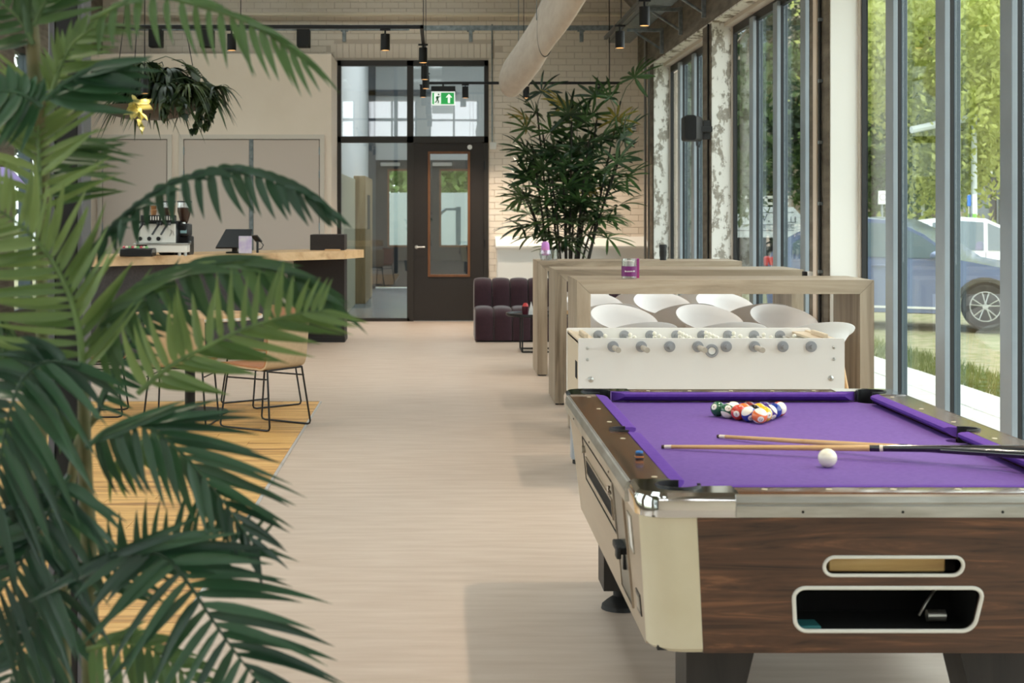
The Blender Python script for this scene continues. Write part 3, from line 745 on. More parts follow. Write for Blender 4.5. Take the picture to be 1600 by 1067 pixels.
# ------------------------------------------------------------------ cues, chalk
m_ash = WOOD('cue maple', [C(176,130,74), C(204,162,104), C(216,178,122)], 'x', 4, .3, .5, .5)
m_cueblk = M('cue butt black', C(16,15,17), .12, coat=.8)
m_ivring = M('cue ring', C(220,208,180), .3)
def cue(tip, over, Lc, label, shaft_f):
    tip, over = Vector(tip), Vector(over); d = (over-tip).normalized()
    t = thing('pool_cue', label, 'cue', tip, group='cues on the pool table')
    rad = lambda s: .0062+(.0145-.0062)*s/Lc
    def seg(nm, a, b, m, k=0):
        ob(nm, MB().cyl(tip+d*a, tip+d*b, rad(a)+k, rad(b)+k, 16), m, t)
    seg('leather_tip', 0, .009, M('cue tip', C(60,44,36), .8)); seg('ferrule', .009, .032, M('cue ferrule', C(226,216,196), .4))
    seg('shaft', .032, shaft_f, m_ash); seg('collar', shaft_f, shaft_f+.03, m_cueblk, .0005); seg('ring', shaft_f+.03, shaft_f+.04, m_ivring, .0006)
    seg('butt', shaft_f+.04, Lc-.02, m_cueblk); seg('bumper', Lc-.02, Lc, m_pocket)
    return t
cue((.727, 5.0, BED+.0075), (1.80, 4.60, .8225), 1.45, 'pool cue with its tip farthest out on the cloth', .655)
cue((.951, 5.235, BED+.0075), (1.78, 4.475, .8215), 1.45, 'pool cue lying behind the other one, pointing at the rack', .66)
ck = P(999, 722, 4.56)
t = thing('chalk_cube', 'blue chalk cube standing on the walnut rail', 'chalk', (ck.x, 4.56, ZT))
ob('paper_wrap', MB().box(ck.x-.0115, ck.x+.0115, 4.5485, 4.5715, ZT, ZT+.019, .002), M('chalk wrapper', C(34,40,60), .6), t)
ob('wrap_band', MB().box(ck.x-.0118, ck.x+.0118, 4.5482, 4.5718, ZT+.005, ZT+.011, .001), M('orange band', C(196,120,60), .6), t)
ob('chalk', MB().lathe([(.0112,ZT+.019),(.0112,ZT+.0235),(.008,ZT+.0245),(.004,ZT+.022)], (ck.x, 4.56, 0), 14), M('blue chalk', C(60,120,184), .9), t)

# ================================================================== FOOTBALL TABLE
FX0, FX1, FY0, FY1, FZ, FB = .79, 2.29, 8.66, 9.48, .823, .43
fb = thing('football_table', 'white table football game behind the pool table', 'football table', ((FX0+FX1)/2, (FY0+FY1)/2, 0))
m_fbw = M('football table white', C(232,229,225), .35)
m_fbin = M('football table edge', C(206,190,166), .5)
def rpanel(y0, y1, r=.012):
    m = MB(); w, h = FX1-FX0, FZ-FB
    return m.prism(rrect((FX0+FX1)/2, (FZ+FB)/2, w, h, r), y0, y1, 'y')
ob('side_panel', rpanel(FY0, FY0+.03), m_fbw, fb); ob('side_panel', rpanel(FY1-.03, FY1), m_fbw, fb)
for a in (FX0+.004, FX1-.034):
    e_ = ob('end_panel', MB().box(a, a+.03, FY0+.03, FY1-.03, FB, FZ-.012, .002), m_fbin, fb, smooth=False)
    xs = FX0-.001 if a < 1.5 else FX1-.001
    ob('ball_slot', MB().box(a-.002 if a < 1.5 else a+.02, a+.01 if a < 1.5 else a+.032, FY0+.12, FY0+.24, .58, .68, .002), m_hole, e_, smooth=False)
    ob('corner_ledge', MB().box(a, a+.11, FY0+.03, FY1-.03, FZ-.035, FZ-.02, .002).off((.08 if a > 1.5 else 0, 0, 0)), m_fbin, e_, smooth=False)
    ob('score_rail', MB().box(a+.05, a+.075, FY0+.25, FY1-.25, FZ-.02, FZ+.006, .003).off((.07 if a > 1.5 else 0, 0, 0)), m_fbin, e_, smooth=False)
ob('playing_field', MB().box(FX0+.03, FX1-.03, FY0+.03, FY1-.03, FZ-.14, FZ-.12), M('field', C(210,214,204), .4), fb, smooth=False)
ob('base', MB().box(FX0+.02, FX1-.02, FY0+.02, FY1-.02, FB-.0, FB+.02), m_fbw, fb, smooth=False)
m_bush = M('grey bushing', C(150,152,156), .45); m_grip = M('grey grip', C(176,168,156), .5); m_fig1 = M('cream player', C(226,222,208), .4)
ZR = .778; man = [3, 5, 2, 3, 3, 2, 5, 1]
nl = [1, 2, 3, 5, 5, 3, 2, 1]
for k in range(8):
    x = .985+k*.1595; out_ = [.12, .13, .03, .12, .02, .13, .04, .02][k]
    rod = ob('rod', MB().cyl((x, FY0-.02, ZR), (x, FY1+.12, ZR), .008, seg=10), m_chrome, fb)
    ob('bushing', MB().lathe([(.001,-.022),(.014,-.022),(.015,-.014),(.03,-.012),(.032,0),(.001,0)], (x, FY0, ZR), 20, axis='y'), m_bush, rod)
    ob('bushing', MB().lathe([(.001,-.022),(.014,-.022),(.015,-.014),(.03,-.012),(.032,0),(.001,0)], (x, FY1-.03, ZR), 20, axis='y'), m_bush, rod)
    hl = Vector((.02, -1, -.10)).normalized()
    if k in (0, 1, 3, 5): ob('hand_grip', MB().tube([Vector((x, FY0-.03, ZR)), Vector((x+.004, FY0-.06, ZR-.004)), Vector((x+.010, FY0-.17, ZR-.006))], [.010, .016, .0155], 12), m_grip, rod)
    else: ob('rod_end', MB().tube([(x, FY0-.02, ZR), (x+.003, FY0-.035-out_*.3, ZR)], [.009, .012], 10), m_bush, rod)
    n = nl[k]
    for q in range(n):
        yy = FY0+.41+(q-(n-1)/2)*min(.2, .62/max(n,1))
        ob('player', MB().box(x-.010, x+.010, yy-.014, yy+.014, ZR-.07, ZR+.012, .004).sphere((x, yy, ZR+.026), .013, 10, 8).box(x-.016, x+.012, yy-.012, yy+.012, ZR-.088, ZR-.068, .003), m_fig1, rod)
br = ob('ball_inlet', MB().lathe([(.001,-.002),(.022,-.004),(.024,-.014),(.036,-.012),(.038,0),(.001,0)], (P(1112,0,FY0).x, FY0, P(0,548,FY0).z), 24, axis='y'), m_bush, fb)
ob('inlet_cup', MB().lathe([(.001,-.006),(.02,-.009),(.022,-.004),(.001,-.003)], (P(1112,0,FY0).x, FY0, P(0,548,FY0).z), 20, axis='y'), m_white, br)
for px, py, r_ in ((918,544,.009), (918,562,.009), (1303,543,.009), (1303,561,.009), (923,593,.016), (1298,591,.016)):
    q = P(px, py, FY0); ob('bolt', MB().lathe([(r_,-.004),(r_*.7,-.008),(r_*.2,-.009),(r_,0)], (q.x, FY0, q.z), 14, axis='y'), m_steel, fb)
m_fleg = M('football leg grey', C(176,182,190), .35, .3)
for x in (FX0+.02, FX1-.13):
    for y_ in (FY0+.03, FY1-.14):
        lg = ob('leg', MB().box(x, x+.11, y_, y_+.11, .03, FB, .006), m_fleg, fb, smooth=False)
        ob('foot', MB().lathe([(.045,0),(.045,.02),(.03,.03)], (x+.055, y_+.055, 0), 14), m_blackm, lg)
# ================================================================== HIGH BAR TABLES
m_oakg = WOOD('grey oak x', [C(112,98,80), C(150,134,114), C(166,150,129), C(178,163,143)], 'x', 6, .5, 0, .9)
m_oakgz = WOOD('grey oak z', [C(112,98,80), C(150,134,114), C(166,150,129), C(178,163,143)], 'z', 6, .5, 0, .9)
TZ, TT = 1.08, .094; TX0, TX1 = .93, 2.93; TDEP = .70
def bar_table(y0, x1, label):
    t = thing('bar_table', label, 'bar table', ((TX0+x1)/2, y0+TDEP/2, 0), group='grey oak bar tables')
    def pr(poly): return MB().prism(poly, y0, y0+TDEP, 'y')
    ob('top', pr([(TX0, TZ), (x1, TZ), (x1-TT, TZ-TT), (TX0+TT, TZ-TT)]), m_oakg, t, smooth=False)
    for poly in ([(TX0, TZ-.002), (TX0+TT, TZ-TT-.002), (TX0+TT, .014), (TX0, .014)], [(x1, TZ-.002), (x1-TT, TZ-TT-.002), (x1-TT, .014), (x1, .014)]):
        l = ob('end_leg', pr(poly), m_oakgz, t, smooth=False)
        cxm = (poly[2][0]+poly[3][0])/2
        for q in (y0+.05, y0+TDEP-.05):
            for dx in (-.028, .028): ob('foot', MB().lathe([(.014,0),(.014,.016)], (cxm+dx, q, 0), 10), m_black, l)
    return t
bar_table(10.33, 2.93, 'nearest grey oak bar table, behind the white football game')
bar_table(12.24, 2.91, 'middle one of the three grey oak bar tables')
bar_table(14.42, 2.85, 'farthest grey oak bar table, in front of the fan palm')

# ------------------------------------------------------------------ bar stools
m_shell = M('white stool shell', C(228,227,227), .45)
m_oakleg = WOOD('stool oak', [C(176,132,84), C(200,158,108), C(212,174,126)], 'z', 5, .5)
def make_stool():
    t = thing('bar_stool', 'x', 'stool', group='white bar stools')
    NT, NS = 40, 10; SZ = .655
    def pt_(s, th, off=0):
        back = (1-math.sin(th))/2                       # 1 at the back (-y), 0 at the front
        rim = .012+.178*(back**1.1)
        e = max(0, (s-.5)/.5); rise = e*e*(3-2*e)*rim - .015*(1-s)*s*4*.4
        rx = .245*(s**.85); ry = .225*(s**.85)
        flare = 1+.05*e*back
        return (rx*flare*math.cos(th), ry*flare*math.sin(th)-.01*back*e, SZ+rise+off)
    m = MB()
    up = [[pt_(max(s/NS, .02), 2*PI*k/NT) for k in range(NT)] for s in range(NS+1)]
    dn_ = [[(p[0]*(.985 if s > 6 else 1), p[1]*(.985 if s > 6 else 1), p[2]-.009) for p in up[s]] for s in range(NS+1)]
    m.rings(dn_+up[::-1])
    ob('shell', m, m_shell, t, world=False, ang=60)
    tops = []
    for sx_ in (-1, 1):
        for sy_ in (-1, 1):
            ob('leg', MB().tube([(sx_*.12, sy_*.11, SZ-.03), (sx_*.205, sy_*.195, 0)], [.016, .0125], 10), m_oakleg, t, world=False)
    ob('seat_mount', MB().box(-.14, .14, -.03, .03, SZ-.05, SZ-.012, .006).box(-.03, .03, -.13, .13, SZ-.05, SZ-.012, .006), m_oakleg, t, world=False)
    fz = .22; k_ = (SZ-.03-fz)/(SZ-.03); fx, fy = .12+.085*k_, .11+.085*k_
    ob('footrest', MB().tube([(-fx,-fy,fz),(fx,-fy,fz),(fx,fy,fz),(-fx,fy,fz)], .008, 8, closed=True), m_oakleg, t, world=False)
    return t
stool0 = make_stool(); first = True
near_l = ['first', 'second', 'third']
rows = [(9.92, [1.29,1.87,2.43], .22, 'white bar stool seen from behind at the nearest table, %s from the aisle'),
        (11.34, [1.38,2.01,2.56], PI+.26, 'white bar stool facing us across the nearest table, %s from the aisle'),
        (11.92, [1.31,1.91,2.48], .22, 'white bar stool seen from behind at the middle table, %s from the aisle'),
        (13.25, [1.36,1.94,2.48], PI+.26, 'white bar stool facing us across the middle table, %s from the aisle'),
        (14.08, [1.31,1.86,2.39], .2, 'white bar stool seen from behind at the farthest table, %s from the aisle')]
for y, xs, rz, lab in rows:
    for k, x in enumerate(xs):
        s = stool0 if first else copy_tree(stool0)
        first = False
        s.location = (x, y, 0); s.rotation_euler.z = rz+random.uniform(-.12, .12); s['label'] = lab % near_l[k]

# ------------------------------------------------------------------ small things on the bar tables
m_cup = M('black cup', C(20,20,22), .5); m_tglass = GLASS('drinking glass', (.92,.94,.95,1), .16, .8)
m_purple = M('purple card', C(124,36,120), .5, col2=C(196,60,130), scale=1.5); m_plabel = M('purple label', C(112,26,104), .5)
def glass_jar(x, y, z, r, h, label, wrap=None, cat='glass'):
    t = thing('glass_jar', label, cat, (x, y, z))
    ob('glass', MB().lathe([(.001,z+.006),(r*.9,z+.006),(r*.95,z+h*.95),(r,z+h*.95),(r,z+.002),(r*.9,z),(.001,z)], (x, y, 0), 20), m_tglass, t)
    return t
q = P(983, 434, 10.55)
t = glass_jar(q.x, 10.55, TZ, .052, .145, 'glass jar with a purple paper sleeve on the nearest bar table', cat='jar')
ob('paper_sleeve', MB().lathe([(.0535,TZ+.018),(.0535,TZ+.086),(.0525,TZ+.086),(.0525,TZ+.018)], (q.x, 10.55, 0), 24), m_plabel, t)
lt = MB()
for k, (w_, h_) in enumerate([(.006,.010),(.004,.007),(.005,.007),(.005,.008),(.004,.007),(.005,.009),(.003,.007),(.005,.010),(.004,.010)]):
    a = -.62+k*.155; lt.box(q.x+.0545*math.sin(a)-w_/2, q.x+.0545*math.sin(a)+w_/2, 10.55-.0545*math.cos(a)-.0008, 10.55-.0545*math.cos(a)+.001, TZ+.048, TZ+.048+h_)
ob('printed_mark', lt, m_white, t, smooth=False)
ob('tealight', MB().lathe([(.001,TZ+.008),(.03,TZ+.008),(.03,TZ+.09),(.036,TZ+.12),(.001,TZ+.13)], (q.x, 10.55, 0), 14), M('frosted filling', C(226,214,214), .4), t)
solo('menu_card', MB().box(P(991,0,10.65).x, P(999,0,10.65).x+.0, 10.65, 10.70, TZ, TZ+.135, .002), m_purple, 'purple and pink card behind the sleeved jar', 'card')
q = P(863, 404, 14.65)
t = glass_jar(q.x, 14.65, TZ, .05, .105, 'tumbler on the farthest bar table')
t = thing('table_lantern', 'pink and lilac candle glass on the farthest bar table', 'candle', (P(862,0,14.6).x-.06, 14.6, TZ))
lx = P(862,0,14.6).x-.06
ob('bowl', MB().lathe([(.001,TZ),(.045,TZ),(.058,TZ+.06),(.05,TZ+.10),(.048,TZ+.10),(.054,TZ+.06),(.042,TZ+.006),(.001,TZ+.006)], (lx, 14.6, 0), 20), m_tglass, t)
ob('printed_card', MB().lathe([(.034,TZ+.05),(.04,TZ+.11),(.036,TZ+.16),(.02,TZ+.18),(.001,TZ+.18)], (lx, 14.6, 0), 16), M('lilac pink print', C(214,130,190), .5, col2=C(170,120,200), scale=14), t)
q = P(1036, 404, 14.7)
t = thing('takeaway_cup', 'black takeaway cup on the farthest bar table by the column', 'cup', (q.x, 14.7, TZ))
ob('cup', MB().lathe([(.001,TZ),(.031,TZ),(.036,TZ+.125),(.001,TZ+.125)], (q.x, 14.7, 0), 20), m_cup, t)
ob('lid', MB().lathe([(.039,TZ+.125),(.039,TZ+.137),(.034,TZ+.15),(.001,TZ+.15)], (q.x, 14.7, 0), 20), m_blackm, t)
ob('sleeve', MB().lathe([(.0345,TZ+.035),(.0372,TZ+.09),(.036,TZ+.09),(.0335,TZ+.035)], (q.x, 14.7, 0), 20), m_blackm, t)

# ================================================================== SOFA
m_sofa = M('burgundy wool', C(50,19,30), .95, col2=C(43,16,26), scale=30, bump=.15, bscale=250, sheen=.25)
so = thing('sofa', 'burgundy channel-tufted sofa against the far end of the room', 'sofa', (1.5, 18.6, 0))
def channel(x0, x1, y0, y1, z0, z1, ry, top):
    """one padded vertical roll: rounded over its width and over its top front edge"""
    rs = []; n = 12; w = (x1-x0)/2; cx_ = (x0+x1)/2
    path = [(y0, z0)]
    R = min(top, (y1-y0)*.48, z1-z0)
    path += [(y0, z0+.02)]+[(y0+R-R*math.cos(a), z1-R+R*math.sin(a)) for a in np.linspace(0, PI/2, 7)]+[(y1-R+R*math.sin(a), z1-R+R*math.cos(a)) for a in np.linspace(0, PI/2, 7)]+[(y1, z0)]
    cy_, cz_ = (y0+y1)/2, (z0+z1)/2
    for i in range(n+1):
        a = -PI/2+PI*i/n; x = cx_+w*math.sin(a); ins = ry*(1-math.cos(a)**.55 if math.cos(a) > 1e-6 else 1)
        ring = []
        for y, z in path:
            dy = ins if y < cy_ else -ins*.6
            dz = -ins*.9 if z > cz_ else 0
            ring.append((x, y+dy*(1 if y < cy_+.01 else 1), z+dz))
        rs.append(ring)
    return MB().rings(rs)
cw = .222
for k in range(9):
    x = .435+k*cw
    b_ = ob('back_roll', channel(x+.001, x+cw-.001, 18.78, 19.12, .02, .735, .045, .13), m_sofa, so, ang=70)
    ob('seat_roll', channel(x+.001, x+cw-.001, 18.2, 18.86, .02, .405, .045, .13), m_sofa, so, ang=70)
ob('plinth', MB().box(.46, .43+9*cw-.03, 18.26, 19.1, 0, .03), m_blackm, so, smooth=False)

ct = thing('coffee_table', 'round black coffee table with a wire base by the sofa', 'coffee table', (1.12, 17.05, 0))
ob('top', MB().lathe([(.001,.392),(.36,.392),(.37,.40),(.37,.425),(.36,.425),(.355,.405),(.001,.405)], (1.12, 17.05, 0), 40), m_black, ct)
fr = MB()
for s in (-1, 1): fr.tube([(1.12+s*.2, 16.82, .395), (1.12+s*.2, 16.82, .01), (1.12+s*.2, 17.28, .01), (1.12+s*.2, 17.28, .395)], .009, 8)
fr.tube([(.92,16.82,.01),(1.32,16.82,.01)], .009, 8).tube([(.92,17.28,.01),(1.32,17.28,.01)], .009, 8)
ob('wire_base', fr, m_black, ct)
t = thing('tea_light_glass', 'dark red tea-light glass on the black coffee table', 'candle', (P(821,0,16.98).x, 16.98, .405)); lx = t.location.x
ob('cup', MB().lathe([(.001,.405),(.035,.405),(.04,.50),(.036,.50),(.032,.412),(.001,.412)], (lx, 16.98, 0), 18), M('dark red glass', C(70,20,34), .15), t)
ob('wax', MB().lathe([(.001,.412),(.032,.412),(.035,.50),(.02,.535),(.001,.54)], (lx, 16.98, 0), 14), M('red wax', C(190,52,52), .5), t)
solo('menu_card', MB().rings([[(P(825,0,17.05).x, 17.02, .405), (P(825,0,17.05).x+.07, 17.02, .405), (P(825,0,17.05).x+.035, 17.05, .55)], [(P(825,0,17.05).x, 17.03, .405), (P(825,0,17.05).x+.07, 17.03, .405), (P(825,0,17.05).x+.035, 17.06, .55)]]), m_white, 'white folded card on the black coffee table', 'card')

# ------------------------------------------------------------------ white casing below the fan palm
rc = thing('radiator_casing', 'low white casing along the brick wall under the fan palm', 'cabinet', (1.9, BW-.15, 0))
rx0, rx1 = P(775,0,21.3).x, P(1014,0,21.3).x
ob('body', MB().box(rx0+.02, rx1-.02, 21.34, BW-.002, 0, 1.06, .004), m_white, rc, smooth=False)
ob('sloping_top', MB().rings([[(x, 21.3, 1.05), (x, 21.3, 1.075), (x, 21.62, 1.20), (x, BW-.002, 1.20), (x, BW-.002, 1.05)] for x in (rx0, rx1)]), m_white, rc, smooth=False)

# ================================================================== CAFE TABLE AND CHAIRS
m_rt = WOOD('table oak', [C(176,130,86), C(202,160,112), C(214,176,130)], 'x', 4, .4)
rt = thing('cafe_table', 'round oak cafe table on a black pedestal on the plank floor', 'table', (-1.9, 11.75, .004))
zb = .005
ob('top', MB().lathe([(.001,.725),(.53,.725),(.55,.735),(.55,.752),(.54,.756),(.001,.756)], (-1.9,11.75,0), 48), m_rt, rt)
ob('edge_band', MB().lathe([(.551,.730),(.553,.732),(.553,.750),(.551,.752)], (-1.9,11.75,0), 48), M('pale edge', C(224,216,204), .5), rt)
ob('column', MB().cyl((-1.9,11.75,.02), (-1.9,11.75,.725), .04, seg=20), m_black, rt)
ob('base_plate', MB().lathe([(.001,zb),(.29,zb),(.29,zb+.012),(.05,zb+.03),(.001,zb+.03)], (-1.9,11.75,0), 40), m_black, rt)
m_tan = M('tan leather front', C(176,116,72), .5, col2=C(160,102,62), scale=12); m_sand = M('sand fabric back', C(198,172,138), .7, col2=C(190,164,130), scale=30)
def make_chair():
    """front is +y"""
    t = thing('sled_chair', 'x', 'chair', group='chairs at the cafe table')
    prof = [(.23,.435),(.21,.448),(.10,.44),(-.08,.43),(-.17,.44),(-.205,.49),(-.225,.60),(-.25,.78)]
    prof = [(p.x, p.y) for p in spline([Vector((a, b, 0)) for a, b in prof], 24)]
    def shell(off, th):
        rs = []
        for i, (y, z) in enumerate(prof):
            a = Vector(prof[min(i+1, len(prof)-1)])-Vector(prof[max(i-1, 0)]); a.normalize(); nx, nz = a.y, -a.x
            if nz > 0 and i < 8: pass
            f = i/(len(prof)-1); w = .215-.0*f; w = w*(.97 if i in (0, len(prof)-1) else 1); cv = .025*max(0, f-.5)*2
            ring = []
            for k in range(9):
                u = -1+2*k/8; ring.append((u*w, y+cv*u*u+nx*-off, z+nz*-off+(.006*u*u if f < .5 else 0)))
            for k in range(9):
                u = 1-2*k/8; ring.append((u*w, y+cv*u*u+nx*-(off+th), z+nz*-(off+th)+(.006*u*u if f < .5 else 0)))
            rs.append(ring)
        return MB().rings(rs)
    ob('leather_seat', shell(-.012, .012), m_tan, t, world=False, ang=50)
    ob('outer_shell', shell(.0005, .012), m_sand, t, world=False, ang=50)
    for s in (-1, 1):
        pts = [(s*.19,-.185,.42), (s*.225,-.235,.03), (s*.225,-.228,.012), (s*.225,-.21,.007), (s*.225,.19,.007), (s*.225,.215,.014), (s*.225,.222,.03), (s*.2,.17,.42)]
        ob('sled_leg', MB().tube(pts, .007, 8), m_black, t, world=False)
    ob('seat_frame', MB().tube([(-.2,.17,.42),(.2,.17,.42),(.19,-.185,.42),(-.19,-.185,.42)], .007, 8, closed=True).tube([(-.21,.16,.36),(-.208,-.19,.36)], .006, 6).tube([(.21,.16,.36),(.208,-.19,.36)], .006, 6), m_black, t, world=False)
    return t
ch0 = make_chair()
def put_chair(c, x, y, face, label):
    c.location = (x, y, .0045); c.rotation_euler.z = math.atan2(-face[0], face[1]); c['label'] = label
put_chair(ch0, -1.245, 11.02, (-.83,.56), 'tan leather sled chair nearest the aisle at the cafe table')
put_chair(copy_tree(ch0), -1.86, 11.13, (.06,1), 'sled chair with its sand-coloured back turned to us, in front of the pedestal')
put_chair(copy_tree(ch0), -2.60, 11.65, (1,.1), 'tan leather sled chair half hidden by the big palm')
put_chair(copy_tree(ch0), -1.42, 12.25, (-.75,-.65), 'tan leather sled chair on the bar side of the cafe table')

# ================================================================== BAR
m_bartop = WOOD('bar oak', [C(186,146,100), C(212,176,130), C(222,188,144)], 'x', 3, .45, 0, .6)
m_barfr = M('charcoal bar front', C(70,66,66), .8, col2=C(60,57,58), scale=40); m_pier = M('black-brown pier', C(40,33,31), .7, col2=C(34,28,27), scale=40)
bar = thing('bar_counter', 'angled oak-topped bar with charcoal front and a dark end pier', 'bar', (-2.4, 16.8, 0))
A_, B_, E_ = (-1.10, 17.9), (-3.6, 15.15), (-.90, 18.55)
bt = [A_, E_, (-1.12, 18.75), (-1.6, 18.75), (-4.2, 15.9), B_]
ob('worktop', MB().prism(bt, .995, 1.09), m_bartop, bar, smooth=False)
def offp(p, a): return (p[0]+a[0], p[1]+a[1])
n_ = (-.74, .673)
fr_ = [offp((-1.62, 17.33), (-.22,.2)), offp((-3.6, 15.15), (-.22,.2)), (-4.1, 15.75), (-2.1, 17.9)]
ob('bar_front', MB().prism(fr_, .0, .995), m_barfr, bar, smooth=False)
ob('end_pier', MB().box(-1.70, -1.115, 18.2, 18.75, 0, .995), m_pier, bar, smooth=False)
ob('pier_plinth', MB().box(-1.69, -1.125, 18.19, 18.2, 0, .06).box(-1.115, -1.108, 18.21, 18.75, 0, .06), m_blackm, bar, smooth=False)
ob('pier_head', MB().box(-1.52, -1.115, 18.2, 18.74, 1.09, 1.275), m_pier, bar, smooth=False)
ob('pier_slip', MB().box(-1.83, -1.715, 18.2, 18.7, 0, .993), m_jamb, bar, smooth=False)
ob('tray', MB().box(-1.34, -1.16, 18.1, 18.19, 1.09, 1.103, .003), m_rt, bar, smooth=False)
# coffee machine, drawn in its own axes then turned along the bar
CZ = 1.09
def onbar(px, d): return Vector(((px-VPX)*d/F, d, CZ))
c0 = onbar(243, 15.95)
cm_ = thing('espresso_machine', 'white and steel two-group espresso machine on the bar', 'coffee machine', c0, -.02)
def lob(nm, mb, m): return ob(nm, mb, m, cm_, world=False)
m_cmw = M('machine white', C(232,230,222), .25); m_cmb = M('machine black', C(24,24,26), .3)
lob('back_panel', MB().box(-.20, .21, -.02, .02, .13, .33, .006), m_cmw)
lob('body', MB().box(-.21, .22, .02, .34, .05, .36, .01), m_cmb)
lob('drip_base', MB().box(-.06, .35, -.14, .05, .035, .115, .006), m_cmw)
lob('drip_edge', MB().box(-.20, .36, -.15, .06, .115, .128, .003), m_steel)
hd = lob('group_head', MB().box(-.14, .21, -.09, .05, .35, .42, .008), m_cmb)
for k in range(9): link('louvre', MB().box(-.005,.005,-.094,-.09,.368,.408).mesh('louvre', m_cmw, False), hd, (-.03+k*.026-(.0 if k < 4 else -.012), 0, 0))
for x in (-.12, .05, .14): ob('portafilter', MB().cyl((x,-.05,.345),(x,-.05,.315),.03,seg=14).tube([(x,-.07,.325),(x-.02,-.16,.27),(x-.045,-.19,.22)],.011,8), m_cmb, hd, world=False)
for x in (-.155, -.06, .035): ob('gauge', MB().lathe([(.022,-.03),(.022,-.02),(.001,-.018)], (x,0,.175), 14, axis='y'), m_cmb, cm_, world=False)
lob('emblem', MB().tube([(.15,-.024,.2),(.17,-.024,.24),(.16,-.024,.27),(.185,-.024,.25),(.2,-.024,.21)], .004, 6), m_steel)
for x in (-.02, .27, .33): lob('foot', MB().cyl((x,-.1,0),(x,-.1,.036),.016,seg=10), m_steel)
lob('foot', MB().cyl((-.15,.2,0),(-.15,.2,.05),.016,seg=10), m_steel)
for x in (-.04, .15): lob('cup_stack', MB().lathe([(.026,.42),(.035,.47),(.035,.472),(.028,.48),(.037,.52),(.001,.52)], (x,.1,0), 14), M('cup copper', C(170,120,80), .3, .4))
def grinder(px, d, label):
    t = thing('coffee_grinder', label, 'grinder', onbar(px, d), -.1, group='coffee grinders on the bar')
    ob('body', MB().box(-.08,.08,-.10,.1,.0,.2,.012).box(-.06,.075,-.16,.05,.2,.33,.012), m_cmb, t, world=False)
    ob('display', MB().rings([[(-.0,-.165,.23),(.07,-.165,.23),(.06,-.15,.315),(.0,-.15,.315)],[(-.0,-.160,.23),(.07,-.160,.23),(.06,-.145,.315),(.0,-.145,.315)]]), M('pale display', C(150,186,190), .3), t, world=False)
    ob('hopper', MB().lathe([(.03,.33),(.045,.36),(.072,.46),(.072,.50),(.001,.50)], (0,0,0), 18), M('brown beans hopper', C(66,46,36), .2), t, world=False)
    ob('hopper_top', MB().lathe([(.073,.50),(.073,.555),(.001,.557)], (0,0,0), 18), m_tglass, t, world=False)
    ob('hopper_lid', MB().lathe([(.08,.555),(.08,.568),(.001,.57)], (0,0,0), 18), m_cmb, t, world=False)
    ob('fork', MB().tube([(.08,-.12,.14),(.12,-.2,.14)], .006, 6).cyl((.02,-.13,.33),(.02,-.13,.345),.03,seg=12), m_steel, t, world=False)
grinder(288, 16.25, 'black coffee grinder nearest the till'); grinder(263, 16.42, 'black coffee grinder behind the espresso machine')
bx = solo('snack_tray', MB().box(*(lambda p: (p.x-.16, p.x+.17, p.y-.12, p.y+.12, CZ, CZ+.085))(onbar(215, 15.62)), .01), m_cmb, 'black tray of wrapped sweets beside the espresso machine', 'tray')
p_ = onbar(213, 15.62)
for k in range(9):
    solo('sweet', MB().sphere((p_.x-.12+.03*k, p_.y-.05+random.uniform(-.03,.03), CZ+.09), .018, 8, 6), M('sweet wrap %d' % k, [C(206,90,100), C(226,214,190), C(120,170,110)][k % 3], .4), ['first','second','third','fourth','fifth','sixth','seventh','eighth','ninth'][k]+' wrapped sweet along the black tray, '+['red', 'cream', 'green'][k % 3], 'sweet', 'sweets in the tray')
# till
p_ = onbar(366, 16.75)
t = thing('till', 'black till with a tilted screen on the bar', 'till', p_, .0)
ob('stand', MB().box(-.09,.09,-.02,.14,0,.02,.005).box(-.03,.03,.03,.08,.02,.14), m_cmb, t, world=False)
ob('screen', MB().rings([[(-.19,-.10,.07),(.16,-.10,.07),(.19,.06,.265),(-.10,.06,.265)],[(-.19,-.085,.055),(.16,-.085,.055),(.19,.075,.25),(-.10,.075,.25)]]), m_black, t, world=False)
p_ = onbar(381, 16.45)
t = thing('card_holder', 'clear stand with a white and lilac leaflet in front of the till', 'leaflet', p_)
ob('leaflet', MB().box(-.055,.085,0,.004,.01,.195), M('leaflet print', C(226,222,232), .5, col2=C(190,170,216), scale=9), t, world=False, smooth=False)
ob('clear_sleeve', MB().box(-.07,.09,.006,.012,.0,.15), m_tglass, t, world=False, smooth=False)
p_ = onbar(402, 16.95)
t = thing('pin_terminal', 'black card terminal on a stalk beside the till', 'card terminal', p_)
ob('stalk', MB().cyl((0,.02,0),(0,.02,.13),.014,seg=10), m_cmb, t, world=False)
ob('terminal', MB().rings([[(-.07,-.03,.19),(0,-.03,.19),(.05,.03,.12),(-.02,.03,.12)],[(-.07,.01,.2),(0,.01,.2),(.05,.06,.13),(-.02,.06,.13)]]), m_cmb, t, world=False)
ob('cord', MB().tube([(.04,0,.12),(.07,-.02,.09),(.05,-.03,.05),(.01,-.01,.04)], .006, 6), m_cmb, t, world=False)
